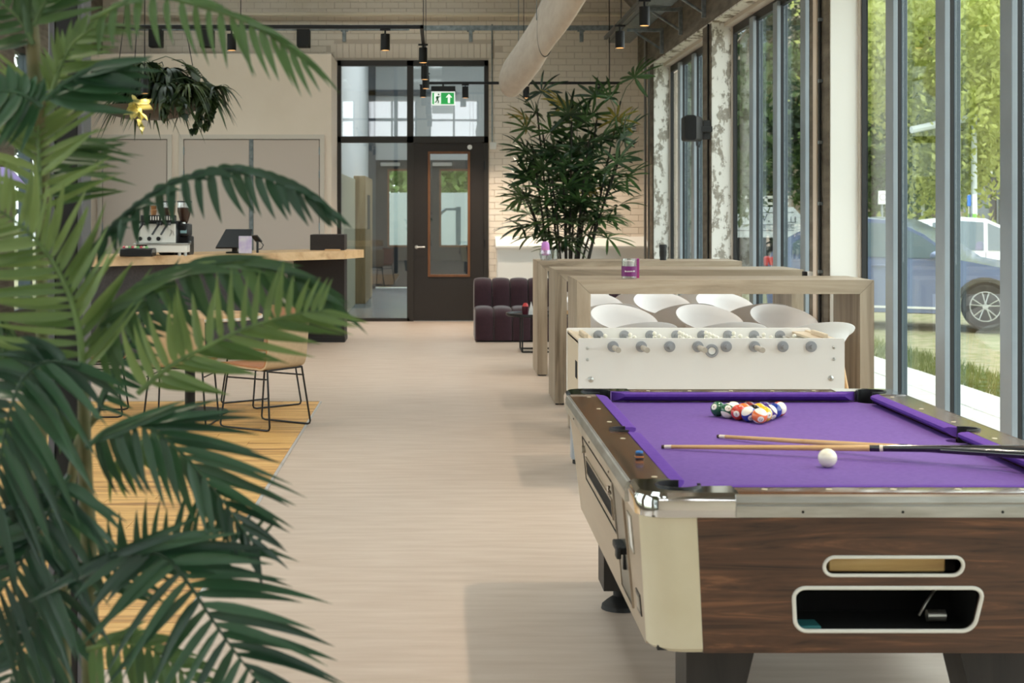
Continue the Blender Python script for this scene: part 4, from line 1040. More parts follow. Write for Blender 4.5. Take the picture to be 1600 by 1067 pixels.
# ================================================================== TRACK LIGHTING
RZ = 3.30
def rail(name, pts, label):
    m = MB()
    for a, b in zip(pts[:-1], pts[1:]):
        (x0, y0), (x1, y1) = a, b
        m.box(min(x0,x1)-.018, max(x0,x1)+.018, min(y0,y1)-.018, max(y0,y1)+.018, RZ-.018, RZ+.018, .003)
    t = thing(name, label, 'lighting track', (pts[0][0], pts[0][1], RZ))
    ob('track', m, m_black, t, smooth=False)
    for a, b in zip(pts[:-1], pts[1:]):
        n = max(1, int(math.hypot(b[0]-a[0], b[1]-a[1])//2.4))
        for k in range(n):
            f = (k+.5)/n; x, y = a[0]+(b[0]-a[0])*f, a[1]+(b[1]-a[1])*f
            top = cz-.005 if x < 1.6 else (5.30 if x < 1.72 else 4.55)
            ob('suspension_wire', MB().cyl((x,y,RZ),(x,y,top),.004,seg=6), m_black, t)
    return t
D1, D2, XC = 14.6, 20.9, -.158
rail('light_track', [(-3.6, D1), (XC, D1), (XC, D2), (2.48, D2)], 'black zigzag lighting track that carries the exit sign')
rail('light_track', [(1.69, 2.6), (1.69, 15.5)], 'black lighting track above the bar tables along the windows')
m_lampin = M('warm reflector', C(230,190,140), .4)
def lamp(x, y, label, drop=.05, h=.155, r=.044, tilt=None, power=1.0, size=95, blend=.6, cable=False):
    t = thing('track_spotlight', label, 'spotlight', (x, y, RZ-.018), group='black cylinder spotlights')
    zt = RZ-.018-drop
    if cable: ob('cable', MB().cyl((x,y,zt-.005),(x,y,cz-.005),.006,seg=8), m_black, t)
    else: ob('adapter', MB().box(x-.05, x+.05, y-.014, y+.014, RZ-.036, RZ-.018, .002).cyl((x,y,zt),(x,y,RZ-.03),.009,seg=8), m_black, t)
    hd = ob('housing', MB().lathe([(.001,zt),(r,zt),(r,zt-h),(r-.004,zt-h),(r-.005,zt-h+.03),(.001,zt-h+.03)], (x, y, 0), 24), m_black, t)
    ob('lens', MB().lathe([(.001,zt-h+.032),(r-.006,zt-h+.032),(r-.006,zt-h+.034),(.001,zt-h+.034)], (x, y, 0), 20).off((0,0,.012)), m_glow, hd)
    ob('reflector_rim', MB().lathe([(r-.004,zt-h+.0),(r-.004,zt-h+.012),(r-.012,zt-h+.012),(r-.010,zt-h)], (x, y, 0), 20, loop=True), m_lampin, hd)
    ld = bpy.data.lights.new('spot', 'SPOT'); ld.energy = LAMP_W*power; ld.color = LAMP_C; ld.spot_size = math.radians(size); ld.spot_blend = blend; ld.shadow_soft_size = .035
    l = link('spot', ld, t, (0, 0, zt-h-.01-(RZ-.018)))
    if tilt: l.rotation_euler = tilt
    return t
def lx(px, d): return (px-VPX)*d/F
lamp(lx(602,D1), D1, 'black spotlight on the near arm of the zigzag track')
lamp(lx(362,D1), D1, 'black spotlight on the near arm of the zigzag track, towards the bar')
lamp(XC, 15.9, 'first spotlight along the middle arm of the zigzag track', .04)
lamp(XC, 17.9, 'second spotlight along the middle arm of the zigzag track', .04)
lamp(XC, 19.2, 'third spotlight along the middle arm of the zigzag track', .04)
lamp(XC-.05, D2, 'spotlight at the bend above the exit sign', .02)
lamp(lx(727,D2), D2, 'spotlight just past the exit sign', .03, power=1.5)
lamp(lx(822,D2), D2, 'spotlight half hidden by the fabric duct', .03, power=1.5)
lamp(lx(937,D2), D2, 'spotlight above the tip of the fan palm', .03, power=1.5)
for y, lab in ((14.3,'black spotlight at the far end of the window track'), (12.6,'second black spotlight from the far end of the window track'), (10.6,'third black spotlight from the far end of the window track'), (8.9,'black spotlight of the window track above the football game'), (6.4,'black spotlight of the window track above the far end of the pool table'), (4.3,'black spotlight of the window track above the near end of the pool table')):
    lamp(1.69, y, lab, .06, power=1.9 if y < 7 else (1.5 if y < 9 else .85))
lamp(lx(226,16.85), 16.85, 'black spotlight hanging on a cable over the yellow vine of the planter', .24, h=.2, power=.5, size=60, cable=True)
# a second run of the same track to the left of the duct, over the aisle (out of the frame)
rail('light_track', [(-1.7, 1.5), (-1.7, 11.5)], 'black lighting track above the plank floor')
for y in (2.6, 5.2, 7.8, 10.4): lamp(-1.7, y, 'black spotlight above the plank floor, %s along its track' % {2.6:'first',5.2:'second',7.8:'third',10.4:'fourth'}[y], .05)

# ------------------------------------------------------------------ exit sign
ES = D2-.02; ex = lx(692.5, ES)
m_exg = M('exit green', C(40,150,74), .5, emit=C(40,150,74), es=.7); m_exw = M('exit white', C(245,250,245), .5, emit=C(245,250,245), es=.7)
ez0, ez1 = P(0,163.5,ES).z, P(0,144.5,ES).z; ew = .165
t = thing('exit_sign', 'green exit sign with running man and arrow hanging from the track', 'exit sign', (ex, ES, RZ-.02))
ob('housing', MB().box(ex-ew, ex+ew, ES-.03, ES+.05, ez1+.012, ez1+.085, .004).cyl((ex,ES,ez1+.08),(ex,ES,RZ-.01),.012,seg=8), m_black, t, smooth=False)
pl = ob('sign_plate', MB().box(ex-ew+.004, ex+ew-.004, ES-.004, ES+.004, ez0-.008, ez1+.012, .002), m_exw, t, smooth=False)
gz0, gz1 = ez0+.004, ez1-.002
ob('green_field', MB().box(ex-ew+.016, ex+ew-.016, ES-.006, ES-.004, gz0, gz1), m_exg, pl, smooth=False)
dx0 = ex-ew+.042; dx1 = ex-.032
ob('doorway', MB().box(dx0, dx1, ES-.0075, ES-.006, gz0+.004, gz1-.004), m_exw, pl, smooth=False)
hh = gz1-gz0; q = lambda u, v: (dx0+.043+u*.06, ES-.0085, gz0+hh*v)
run = MB().sphere((q(.28,.84)[0], ES-.0085, q(.28,.84)[2]), .014, 10, 6, sc=(1,.15,1))
def limb(pts, w=.006): run.tube([q(*p) for p in pts], w*1.45, 6)
limb([(.2,.68),(-.02,.42)], .009); limb([(.2,.68),(.5,.62),(.62,.72)], .005); limb([(.18,.66),(-.15,.66),(-.32,.5)], .005); limb([(-.02,.42),(.28,.3),(.22,.08)], .006); limb([(-.02,.42),(-.25,.2),(-.6,.18)], .006)
ob('running_man', run, M('exit dark green', C(16,96,46), .6), pl)
ax = ex+.078; aw = .044
ob('arrow', MB().prism([(ax, gz1-.018), (ax+aw, gz1-.068), (ax+.022, gz1-.066), (ax+.014, gz1-.052), (ax+.014, gz0+.018), (ax-.014, gz0+.018), (ax-.014, gz1-.052), (ax-.022, gz1-.066), (ax-aw, gz1-.068)], ES-.0078, ES-.006, 'y'), m_exw, pl, smooth=False)

# ------------------------------------------------------------------ fabric air duct
m_duct = M('duct fabric', C(196,184,172), .85, col2=C(186,172,160), scale=8, stretch=(2,.3,2), bump=.15, bscale=5, bstretch=(3,.6,3))
du = thing('fabric_duct', 'slack beige fabric air duct hanging below the ceiling', 'air duct', (.9, 12, 3.0))
def dsec(y, cx_, cz_, rx, rz, sag, n=28):
    r = []
    for k in range(n):
        a = 2*PI*k/n; ca, sa = math.cos(a), math.sin(a)
        x = rx*ca*(1-.18*sa); z = rz*sa - (sag*(max(0, -sa)**2))
        r.append((cx_+x+.10*sag*sa, y, cz_+z))
    return r
secs = [dsec(16.75, .80, 2.98, .02, .06, 0), dsec(16.72, .79, 2.99, .10, .14, .0), dsec(16.6, .79, 3.0, .135, .2, .02), dsec(16.3, .80, 3.01, .14, .21, .02), dsec(15.4, .84, 3.04, .125, .22, .03), dsec(14.0, .90, 3.1, .085, .245, .02), dsec(13.22, .918, 3.14, .066, .265, .0)]
ob('end_sleeve', MB().rings(secs), m_duct, du, ang=80)
ob('seam_ring', MB().rings([dsec(13.23, .918, 3.14, .069, .268, 0), dsec(13.19, .92, 3.14, .069, .268, 0)]), m_blackm, du, ang=80)
secs = [dsec(y, .92+.004*math.sin(y*1.3), 3.14+.006*math.sin(y*2.1), .066, .265, .0) for y in np.linspace(13.2, -5.5, 30)]
ob('main_sleeve', MB().rings(secs), m_duct, du, ang=80)
for y in (16.3, 13.3, 10, 6, 2): ob('hanging_wire', MB().cyl((.85,y,3.2),(.85,y,cz),.004,seg=6), m_galv, du)

# ------------------------------------------------------------------ pipes, struts and brackets
zp = P(0,22,21.6).z
solo('conduit_pipe', MB().tube([(XL_+.02, 21.62, zp), (2.74, 21.62, zp)], .032, 12), m_cream, 'cream pipe running across the top of the brick wall', 'pipe')
zs = P(0,41,21.0).z
def strut(p0, p1, name, label):
    m = MB(); p0, p1 = Vector(p0), Vector(p1)
    m.box(min(p0.x,p1.x)-(.0 if p0.x != p1.x else .02), max(p0.x,p1.x)+(.0 if p0.x != p1.x else .02), p0.y-.02, p1.y+.02, p0.z-.035, p0.z+.035, .004)
    return solo(name, m, m_galv, label, 'strut', base=tuple(p0), smooth=False)
strut((-.25,21.2,zs), (2.72,21.2,zs), 'steel_strut', 'galvanised strut across the top of the brick wall')
strut((-4.6,21.2,zs), (-.4,21.2,zs), 'steel_strut', 'galvanised strut above the cream block')
for x, lab in ((lx(537,21.0), 'left'), (lx(736,21.0), 'by the far door'), (lx(910,21.0), 'by the fan palm')):
    solo('strut_clamp', MB().box(x-.025, x+.025, 21.1, 21.18, zs-.2, zs-.03, .005).box(x-.05, x+.05, 21.15, 21.25, zs-.05, zs-.035, .003).off((0,0,0)), m_galv, {'left':'steel clamp under the strut above the cream block corner','by the far door':'steel clamp under the strut above the exit sign','by the fan palm':'steel clamp under the strut beside the fabric duct'}[lab], 'clamp')
for x in (lx(245,21.3), lx(325,21.3), lx(475,21.3)):  # vents high on the far wall, built as plain dark boxes
    b_ = solo('wall_vent', MB().box(x-.09, x+.09, 21.15, 21.35, 3.82, 4.12, .01), m_blackm, {0:'dark box on the brick wall over the planter',1:'dark box on the brick wall beside the planter',2:'dark box on the brick wall above the double door'}[(lx(245,21.3), lx(325,21.3), lx(475,21.3)).index(x)], 'box')
for y, z, lab in ((19.24, 3.80, 'farthest'), (17.75, 3.86, 'middle'), (16.2, 3.86, 'nearest')):
    t = thing('wall_bracket', '%s galvanised triangular bracket on the window beam' % lab, 'bracket', (XI, y, z), group='brackets on the window beam')
    ob('wall_plate', MB().box(XI-.045, XI, y-.02, y+.02, z-.27, z+.05, .003), m_galv, t, smooth=False)
    ob('arm', MB().box(XI-.46, XI-.045, y-.02, y+.02, z, z+.042, .003), m_galv, t, smooth=False)
    ob('brace', MB().tube([(XI-.36, y, z), (XI-.04, y, z-.21)], .016, 6), m_galv, t)
solo('cable_tray', MB().box(XI-.44, XI-.14, 15.6, 21.5, 3.91, 3.915).box(XI-.44, XI-.435, 15.6, 21.5, 3.91, 3.97).box(XI-.145, XI-.14, 15.6, 21.5, 3.91, 3.97), m_galv, 'galvanised cable tray on the brackets along the window beam', 'cable tray', smooth=False)
pcx = lx(1014, 21.6)
for k, (r_, lab) in enumerate(((.028,'thick grey riser pipe in the far corner'), (.018,'thin grey riser pipe in the far corner'))):
    solo('riser_pipe', MB().cyl((2.852-.062*k, 20.72, 0), (2.852-.062*k, 20.72, 3.9), r_, seg=12), M('grey pipe %d' % k, C(140,138,136), .4, .4), lab, 'pipe')
solo('wall_conduit', MB().tube([(lx(769,21.7), BW-.012, 4.2), (lx(769,21.7), BW-.012, P(0,222,BW).z)], .01, 8), m_galv, 'thin grey conduit down the brick wall beside the door', 'conduit')
t = thing('wall_socket', 'small white socket at the foot of the conduit beside the door', 'socket', (lx(770,BW), BW, P(0,228,BW).z))
zq = P(0,228,BW).z; xq = lx(770,BW)
ob('box', MB().box(xq-.045, xq+.05, BW-.045, BW, zq-.05, zq+.05, .006), m_white, t); ob('plug', MB().cyl((xq+.01,BW-.07,zq),(xq+.01,BW-.04,zq),.022,seg=12), m_white, t)
xq, zq = lx(990,BW), P(0,198,BW).z
t = thing('motion_sensor', 'white motion sensor high on the brick wall by the corner', 'sensor', (xq, BW, zq))
ob('body', MB().box(xq-.035, xq+.035, BW-.05, BW, zq-.06, zq+.06, .012), m_white, t); ob('window', MB().box(xq-.025, xq+.025, BW-.054, BW-.048, zq-.04, zq-.005, .002), m_grey, t)
solo('drop_cable', MB().tube([(lx(952,20.9),20.9,3.31),(lx(952,20.9),20.88,3.6),(lx(952,20.9),20.9,4.45)], .007, 6), m_black, 'black cable dropping to the end of the zigzag track', 'cable')
# pipe with clips on the near column, cable on the middle one
t = thing('column_pipe', 'dark pipe clipped to the aisle face of the white column', 'pipe', (XI-.02, 11.3, 0))
ob('pipe', MB().cyl((XI-.018, 11.28, .02), (XI-.018, 11.28, 3.5), .012, seg=10), m_blackm, t)
for z in (.6, 1.1, 1.6, 2.05, 2.5, 2.95, 3.3): ob('clip', MB().box(XI-.032, XI, 11.26, 11.30, z-.012, z+.012, .002), m_galv, t, smooth=False)
solo('frame_batten', MB().box(XI-.012, XI, 11.42, 11.52, 0, 3.5, .002), m_wallp, 'beige batten beside the pipe on the white column', 'batten', smooth=False)
solo('column_cable', MB().cyl((XI-.01, 16.0, 0), (XI-.01, 16.0, 3.5), .011, seg=8), m_blackm, 'dark cable running up the loudspeaker column', 'cable')
# loudspeaker
sx0 = P(1085,200,15.6)
t = thing('loudspeaker', 'black wall loudspeaker on the peeling column', 'loudspeaker', (sx0.x, 15.7, sx0.z))
ob('cabinet', MB().rings([[(x0, y, z) for x0, z in rrect(sx0.x+ox, sx0.z, w, .255, .03)] for y, w, ox in ((15.52,.115,-.05), (15.54,.13,-.05), (15.82,.22,.01))]), M('speaker black', C(8,8,9), .5), t, ang=50)
ob('grille', MB().prism(rrect(sx0.x-.05, sx0.z, .108, .24, .026), 15.514, 15.522, 'y'), M('black grille', C(10,10,11), .8, bump=.4, bscale=500), t)
ob('bracket', MB().box(XI-.07, XI+.002, 15.93, 16.0, sx0.z-.1, sx0.z+.1, .004).box(sx0.x+.05, XI, 15.8, 15.95, sx0.z-.03, sx0.z+.03, .004), m_blackm, t, smooth=False)
ob('cable_loop', MB().tube([(sx0.x+.05,15.8,sx0.z-.11),(sx0.x+.055,15.8,sx0.z-.17),(sx0.x+.09,15.85,sx0.z-.18),(sx0.x+.12,15.92,sx0.z-.12)], .005, 6), m_blackm, t)
t = thing('floor_socket', 'white socket box low on the aisle face of the white column', 'socket', (XI, 11.6, 1.06)); 
ob('box', MB().box(XI-.04, XI, 11.55, 11.66, 1.02, 1.09, .006), m_white, t); ob('plug', MB().box(XI-.07, XI-.04, 11.57, 11.62, 1.04, 1.09, .004), m_blackm, t)
# ================================================================== PLANTS
lf_dark = LEAF('palm leaf old and shaded', C(27,54,38), C(56,90,60), .25, .34, 3)  # older fronds; their shade and bluish sheen are also in this colour
lf_mid = LEAF('palm leaf mid', C(50,80,46), C(88,116,66), .35, .4, 3)
lf_light = LEAF('palm leaf young and lit', C(82,108,56), C(130,150,88), .42, .42, 3)  # younger fronds; the brighter light on them is also in this colour
m_stalk = M('palm stalk', C(96,120,62), .5, col2=C(70,92,48), scale=7, stretch=(3,3,.3))
m_cane = M('palm cane', C(104,96,60), .6, col2=C(76,84,46), scale=6, stretch=(1,1,3))
rnd = random.Random(11)
def blade(mb, p, D, L, w, N, droop, seg=7, fold=.22, prof=None, bend=None):
    """one leaf blade from p along D, folded along its midrib, sagging under its weight"""
    D = D.normalized(); S = D.cross(N)
    if S.length < 1e-4: S = D.orthogonal()
    S.normalize(); Nn = S.cross(D).normalized(); vs = []; fs = []
    for i in range(seg+1):
        s = i/seg
        c = p+D*(L*s)+Vector((0,0,-1))*(droop*L*s*s)+(bend*(L*s*s) if bend else Vector())
        k = prof(s) if prof else min(1, .4+3.2*s)*max(.02, (1-s**2.4))
        hw = w*.5*k
        vs += [c+S*hw+Nn*hw*fold, c-Nn*hw*fold*.4, c-S*hw+Nn*hw*fold]
    for i in range(seg):
        a = i*3; fs += [(a, a+1, a+4, a+3), (a+1, a+2, a+5, a+4)]
    mb.add(vs, fs)
palm = thing('kentia_palm', 'large feather palm filling the near corner with arching fronds', 'palm', (-.70, 2.85, 0))
pot_c = (-.70, 2.85); PS = .72
ob('pot', MB().lathe([(.001,0),(.17,0),(.21,.26),(.215,.28),(.20,.28),(.185,.25),(.001,.25)], (pot_c[0], pot_c[1], 0), 28), M('grey planter', C(92,90,88), .7), palm)
ob('soil', MB().lathe([(.001,.25),(.188,.25),(.188,.262),(.001,.268)], (pot_c[0], pot_c[1], 0), 20), M('potting soil', C(52,40,32), .95), palm)
leaf_jobs = []
def frond(pts, mat, n, sides, w=.034, r0=.007, t0=.06, jit=5):
    P3 = [P(x, y, d*PS) for x, y, d in pts]; cv = spline(P3, 36); n = int(n*1.45); w *= PS*.68; r0 *= PS
    ra = MB(); ra.tube(cv, [r0*(1-.75*i/36) for i in range(37)], 7)
    fo = ob('frond', ra, m_stalk if mat is not lf_dark else mat, palm)
    for si, (a0, a1, l0, l1, l2, dr) in enumerate(sides):
        for k in range(n):
            f = (k+.5*(si % 2))/(n-.5); t = t0+(1-t0)*f; i = min(35, int(t*36)); p = cv[i].lerp(cv[i+1], t*36-i)
            a = math.radians(a0+(a1-a0)*f+rnd.uniform(-jit, jit)); dep = p.y
            lp = (l0+(l1-l0)*f*2 if f < .5 else l1+(l2-l1)*(f-.5)*2)*rnd.uniform(.86, 1.12)
            D = Vector((math.cos(a), rnd.uniform(-.35, .3), math.sin(a)))
            N = Vector((rnd.uniform(-.45, .45), -1, rnd.uniform(.1, 1.0)))
            ww = w*rnd.uniform(.8, 1.2)*(1 if f < .8 else .75)
            T = (cv[i+1]-cv[i]).normalized()*rnd.uniform(.05, .3); leaf_jobs.append((fo, mat, p, D, lp*1.12*dep/F, ww, N, dr*rnd.uniform(.6, 1.4), lp, T))
D4 = 3.9
def pp(l, d): return [(x, y, d+.0) for x, y in l]
frond(pp([(140,30),(230,-5),(330,15),(405,45),(478,97)], 3.7), lf_mid, 13, [(-105,-62,60,72,55,.1), (35,-25,46,44,50,.4)], .03)
frond(pp([(80,150),(96,100),(120,62),(160,38)], 3.75), lf_light, 9, [(125,60,46,44,38,.15), (5,0,75,60,50,.2)], .028)
frond(pp([(70,156),(100,132),(134,112),(168,98)], 3.65), lf_dark, 8, [(-12,-12,118,95,70,.06), (22,8,90,85,55,.1)], .045)
frond(pp([(62,345),(61,260),(60,200),(63,140)], 3.85), lf_light, 10, [(24,42,112,118,90,.18), (158,136,112,118,90,.18)], .034)
frond(pp([(62,330),(70,280),(90,240),(120,220)], 4.0), lf_mid, 7, [(5,-8,125,110,80,.16), (30,10,110,100,60,.3)], .03)
frond(pp([(130,405),(190,340),(260,290),(340,266),(410,274),(470,300),(508,328)], 3.75), lf_dark, 16, [(-112,-50,55,66,34,.05), (48,-18,56,48,34,.5)], .038)
frond(pp([(132,610),(124,520),(106,455),(76,400),(36,355),(-12,322)], 3.7), lf_light, 17, [(42,82,128,110,70,.06), (178,196,150,150,80,.1)], .034, .010)
frond(pp([(140,545),(172,482),(228,440),(300,414),(380,410),(450,428),(505,470)], 3.72), lf_mid, 16, [(40,-22,95,100,56,.25), (-78,-62,105,112,40,.05)], .042)
frond(pp([(215,615),(262,575),(314,546),(384,513),(455,492),(505,486)], 3.62), lf_light, 14, [(122,70,80,78,44,-.1), (-14,-12,92,95,60,.08)], .032)
frond(pp([(125,570),(72,565),(36,592),(15,645),(0,720),(-10,810)], 3.6), lf_dark, 14, [(-22,-72,110,150,120,.12), (120,200,60,80,80,.3)], .042)
frond(pp([(108,742),(86,780),(60,830),(30,882),(-8,938)], 3.62), lf_dark, 13, [(184,200,95,90,70,.05), (-22,-68,100,165,150,.12)], .038)
frond(pp([(135,700),(175,668),(232,668),(292,716),(340,772),(396,850)], 3.66), lf_dark, 14, [(24,-32,130,150,60,.08), (-80,-78,100,112,50,.02)], .036)
frond(pp([(130,905),(185,866),(250,866),(292,908),(332,968),(376,1030),(425,1090)], 3.6), lf_dark, 16, [(25,-22,100,165,120,.08), (-165,-108,110,165,110,.05)], .042)
frond(pp([(150,930),(198,882),(260,856),(330,846),(405,856)], 3.75), lf_dark, 13, [(118,55,70,66,50,-.1), (-28,-18,80,70,45,.1)], .028)
frond(pp([(170,735),(205,702),(240,690)], 3.85), lf_light, 6, [(-95,-30,58,60,40,.05), (60,5,46,50,44,.1)], .024)
frond(pp([(135,1015),(190,1004),(245,1018),(300,1062)], 3.7), lf_mid, 9, [(-95,-80,95,95,70,.0), (50,0,50,60,50,.2)], .032)
frond(pp([(52,70),(30,30),(-10,-5)], 3.8), lf_mid, 6, [(200,185,70,60,50,.1), (95,60,60,60,50,.1)], .034)
frond(pp([(52,40),(70,5),(105,-30)], 3.8), lf_mid, 6, [(20,30,85,80,60,.15), (110,80,60,60,50,.1)], .034)
frond(pp([(66,168),(40,150),(5,142),(-30,152)], 3.7), lf_dark, 8, [(-110,-120,80,90,60,.1), (60,110,40,50,40,.3)], .042)
frond(pp([(95,905),(62,960),(32,1020),(8,1090)], 3.75), lf_dark, 10, [(195,205,75,75,60,.1), (-35,-68,90,120,90,.1)], .034)
frond(pp([(148,655),(184,572),(222,500),(262,448)], 4.0), lf_dark, 12, [(75,70,40,46,40,.1), (-30,-20,48,50,40,.2)], .026)
frond(pp([(100,640),(60,600),(20,520),(-20,470)], 4.05), lf_mid, 10, [(-60,-70,90,100,70,.1), (150,170,80,80,60,.1)], .036)
frond(pp([(110,830),(80,760),(40,690),(0,650)], 4.05), lf_mid, 10, [(-50,-60,100,110,70,.1), (150,180,80,80,60,.1)], .034)
leaf_jobs.sort(key=lambda j: -j[8]*j[5])
rest = {}
for k, (fo, mat, p, D, L, w, N, dr, lp, T) in enumerate(leaf_jobs):
    if k < 300:
        m = MB(); blade(m, p, D, L, w, N, dr, bend=T); m.off(palm.location); link('leaflet', m.mesh('leaflet', mat, True, recalc=False, ang=80), fo)
    else: blade(rest.setdefault((fo.name, mat.name), (MB(), fo, mat))[0], p, D, L, w, N, dr, bend=T)
for m, fo, mat in rest.values():
    m.off(palm.location); o = link('leaflets', m.mesh('leaflets', mat, True, recalc=False, ang=80), fo); o['kind'] = 'stuff'
bx_, by_ = pot_c
for pts, r in (([(bx_-.06,by_,.26), P(58,900,3.95*PS), P(62,700,3.95*PS), P(66,520,3.95*PS), P(62,340,3.9*PS)], [.020,.019,.017,.015,.010]),
               ([(bx_+.06,by_-.02,.26), P(140,900,3.85*PS), P(134,760,3.8*PS), P(131,640,3.75*PS), P(130,590,3.72*PS)], [.020,.019,.017,.014,.011]),
               ([P(66,420,3.97*PS), P(65,250,3.9*PS), P(58,160,3.85*PS), P(52,70,3.82*PS), P(44,-20,3.82*PS)], [.014,.020,.020,.017,.012]),
               ([(bx_,by_+.06,.26), P(100,950,4.05*PS), P(104,830,4.05*PS), P(120,700,4.02*PS), P(150,650,4.0*PS)], [.016,.015,.013,.011,.008])):
    r = [q*.8 for q in r]; cv = spline(pts, 24); rr = [r[min(int(i/24*(len(r)-1)), len(r)-2)]*(1-(i/24*(len(r)-1) % 1))+r[min(int(i/24*(len(r)-1))+1, len(r)-1)]*(i/24*(len(r)-1) % 1) for i in range(25)]
    ob('cane', MB().tube(cv, rr, 10), m_cane, palm)

# ------------------------------------------------------------------ steel post behind the palm
t = thing('steel_post', 'black and grey steel glazing post standing behind the big palm', 'post', (P(115,0,4.5).x, 4.5, 0))
pxx = P(112,0,4.5).x
ob('post', MB().box(pxx-.04, pxx+.028, 4.46, 4.56, 0, 5.44, .004), m_black, t, smooth=False)
ob('grey_edge', MB().box(pxx+.028, pxx+.044, 4.45, 4.56, 0, 5.44, .003), M('grey strip', C(84,82,86), .4), t, smooth=False)
ob('grey_edge', MB().box(pxx-.056, pxx-.04, 4.45, 4.56, 0, 5.44, .003), bpy.data.materials['grey strip'], t, smooth=False)

# ------------------------------------------------------------------ fan palm
m_rh = LEAF('fan palm leaf', C(26,50,30), C(76,106,58), .3, .35, 4); m_rh2 = LEAF('fan palm yellowing leaf', C(120,110,44), C(166,150,74), .4, .4, 4)
m_rcane = M('fan palm cane', C(46,40,30), .8, col2=C(30,26,20), scale=20, stretch=(1,1,4))
RX, RY = 1.66, 19.85
rh = thing('fan_palm', 'tall bushy fan palm in a pot behind the bar tables', 'palm', (RX, RY, 0))
ob('pot', MB().lathe([(.001,0),(.30,0),(.36,.55),(.365,.58),(.34,.58),(.32,.52),(.001,.52)], (RX, RY, 0), 28), M('dark planter', C(60,58,58), .6), rh)
ob('soil', MB().lathe([(.001,.52),(.325,.52),(.325,.54),(.001,.55)], (RX, RY, 0), 20), bpy.data.materials['potting soil'], rh)
def fan_mesh(k, mat):
    r_ = random.Random(k); m = MB(); pl = .22+.1*r_.random()
    m.tube([(0,0,0), (pl*.5,0,.03), (pl,0,.0)], .004, 5)
    n = r_.randint(8, 11); hub = Vector((pl, 0, 0))
    for i in range(n):
        a = math.radians(-118+236*i/(n-1)+r_.uniform(-6, 6)); L = .36*(1-.25*abs(a)/2)*r_.uniform(.85, 1.1)
        D = Vector((math.cos(a), math.sin(a), r_.uniform(-.05, .25)))
        blade(m, hub, D, L, .036*r_.uniform(.8, 1.2), Vector((0, 0, 1)), r_.uniform(.15, .5), 6, .3, prof=lambda s: min(1, .25+2.4*s)*(1 if s < .8 else max(.15, 1-(s-.8)*4)))
    return m.mesh('leaf', mat, True, recalc=False, ang=80)
fans = [fan_mesh(k, m_rh) for k in range(6)]; fany = [fan_mesh(k+20, m_rh2) for k in range(2)]
rr_ = random.Random(5)
for k in range(17):
    a = k*2.4+rr_.uniform(-.3, .3); r0 = .05+.2*math.sqrt(rr_.random()); top = [2.98,2.85,2.7,2.55,2.4,2.25,2.1,1.95,2.8,2.6,2.45,2.3,1.8,2.15,1.7,2.0,1.6][k]
    sp_ = rr_.uniform(.2, .5)+(.16 if top < 2.3 else .04); b0 = Vector((RX+r0*math.cos(a), RY+r0*math.sin(a)*.7, .53)); tp = Vector((RX+(r0+sp_)*math.cos(a), RY+(r0+sp_)*math.sin(a)*.6, top))
    cv = spline([b0, b0.lerp(tp, .4)+Vector((0,0,.12)), tp], 12)
    ob('cane', MB().tube(cv, [.014]*8+[.012]*5, 7), m_rcane, rh)
    nl_ = 8 if top > 1.9 else 6
    for q in range(nl_):
        f = 1-.60*(q/nl_)**.9; p = cv[min(11, int(f*12))].lerp(cv[min(12, int(f*12)+1)], f*12-int(f*12)) if f < 1 else cv[12]
        yaw = q*2.39+k+rr_.uniform(-.4, .4); pitch = -(1.1-1.25*q/nl_)+rr_.uniform(-.25, .25)
        yl = rr_.random() < .035
        o = link('leaf', (fany if yl else fans)[rr_.randrange(2 if yl else 6)], rh, p-rh.location, (rr_.uniform(-.4,.4), pitch, yaw), rr_.uniform(.95, 1.3))

# ------------------------------------------------------------------ hanging planter over the bar
PC = Vector((-3.32, 17.6, 0)); PZB = P(0,186,17.6).z
t = thing('hanging_planter', 'wide taupe dish planter hanging over the bar', 'planter', (PC.x, PC.y, PZB))
ob('dish', MB().lathe([(.001,PZB),(.25,PZB),(.42,PZB+.04),(.56,PZB+.12),(.57,PZB+.14),(.55,PZB+.14),(.42,PZB+.07),(.001,PZB+.05)], (PC.x, PC.y, 0), 40), M('taupe dish', C(92,80,72), .5), t)
ob('soil', MB().lathe([(.001,PZB+.06),(.49,PZB+.10),(.50,PZB+.12),(.001,PZB+.15)], (PC.x, PC.y, 0), 24), bpy.data.materials['potting soil'], t)
for k in range(3):
    a = k*2.1+.4; ob('hanging_wire', MB().cyl((PC.x+.6*math.cos(a), PC.y+.6*math.sin(a), PZB+.16), (PC.x+.1*math.cos(a), PC.y+.1*math.sin(a), cz), .005, seg=6), m_black, t)
g_dk = LEAF('planter leaf', C(32,48,30), C(70,88,50), .25, .4, 6); g_md = LEAF('spider plant leaf', C(66,84,44), C(112,124,76), .3, .4, 6)
g_yl = LEAF('yellow vine leaf', C(190,180,90), C(226,214,140), .4, .4, 6)  # pale yellow leaves of one vine and the sprig
r6 = random.Random(3)
def foliage_thing(name, label, c, build):
    t = thing(name, label, 'plant', c, group='plants in the hanging planter'); build(t, Vector(c)); return t
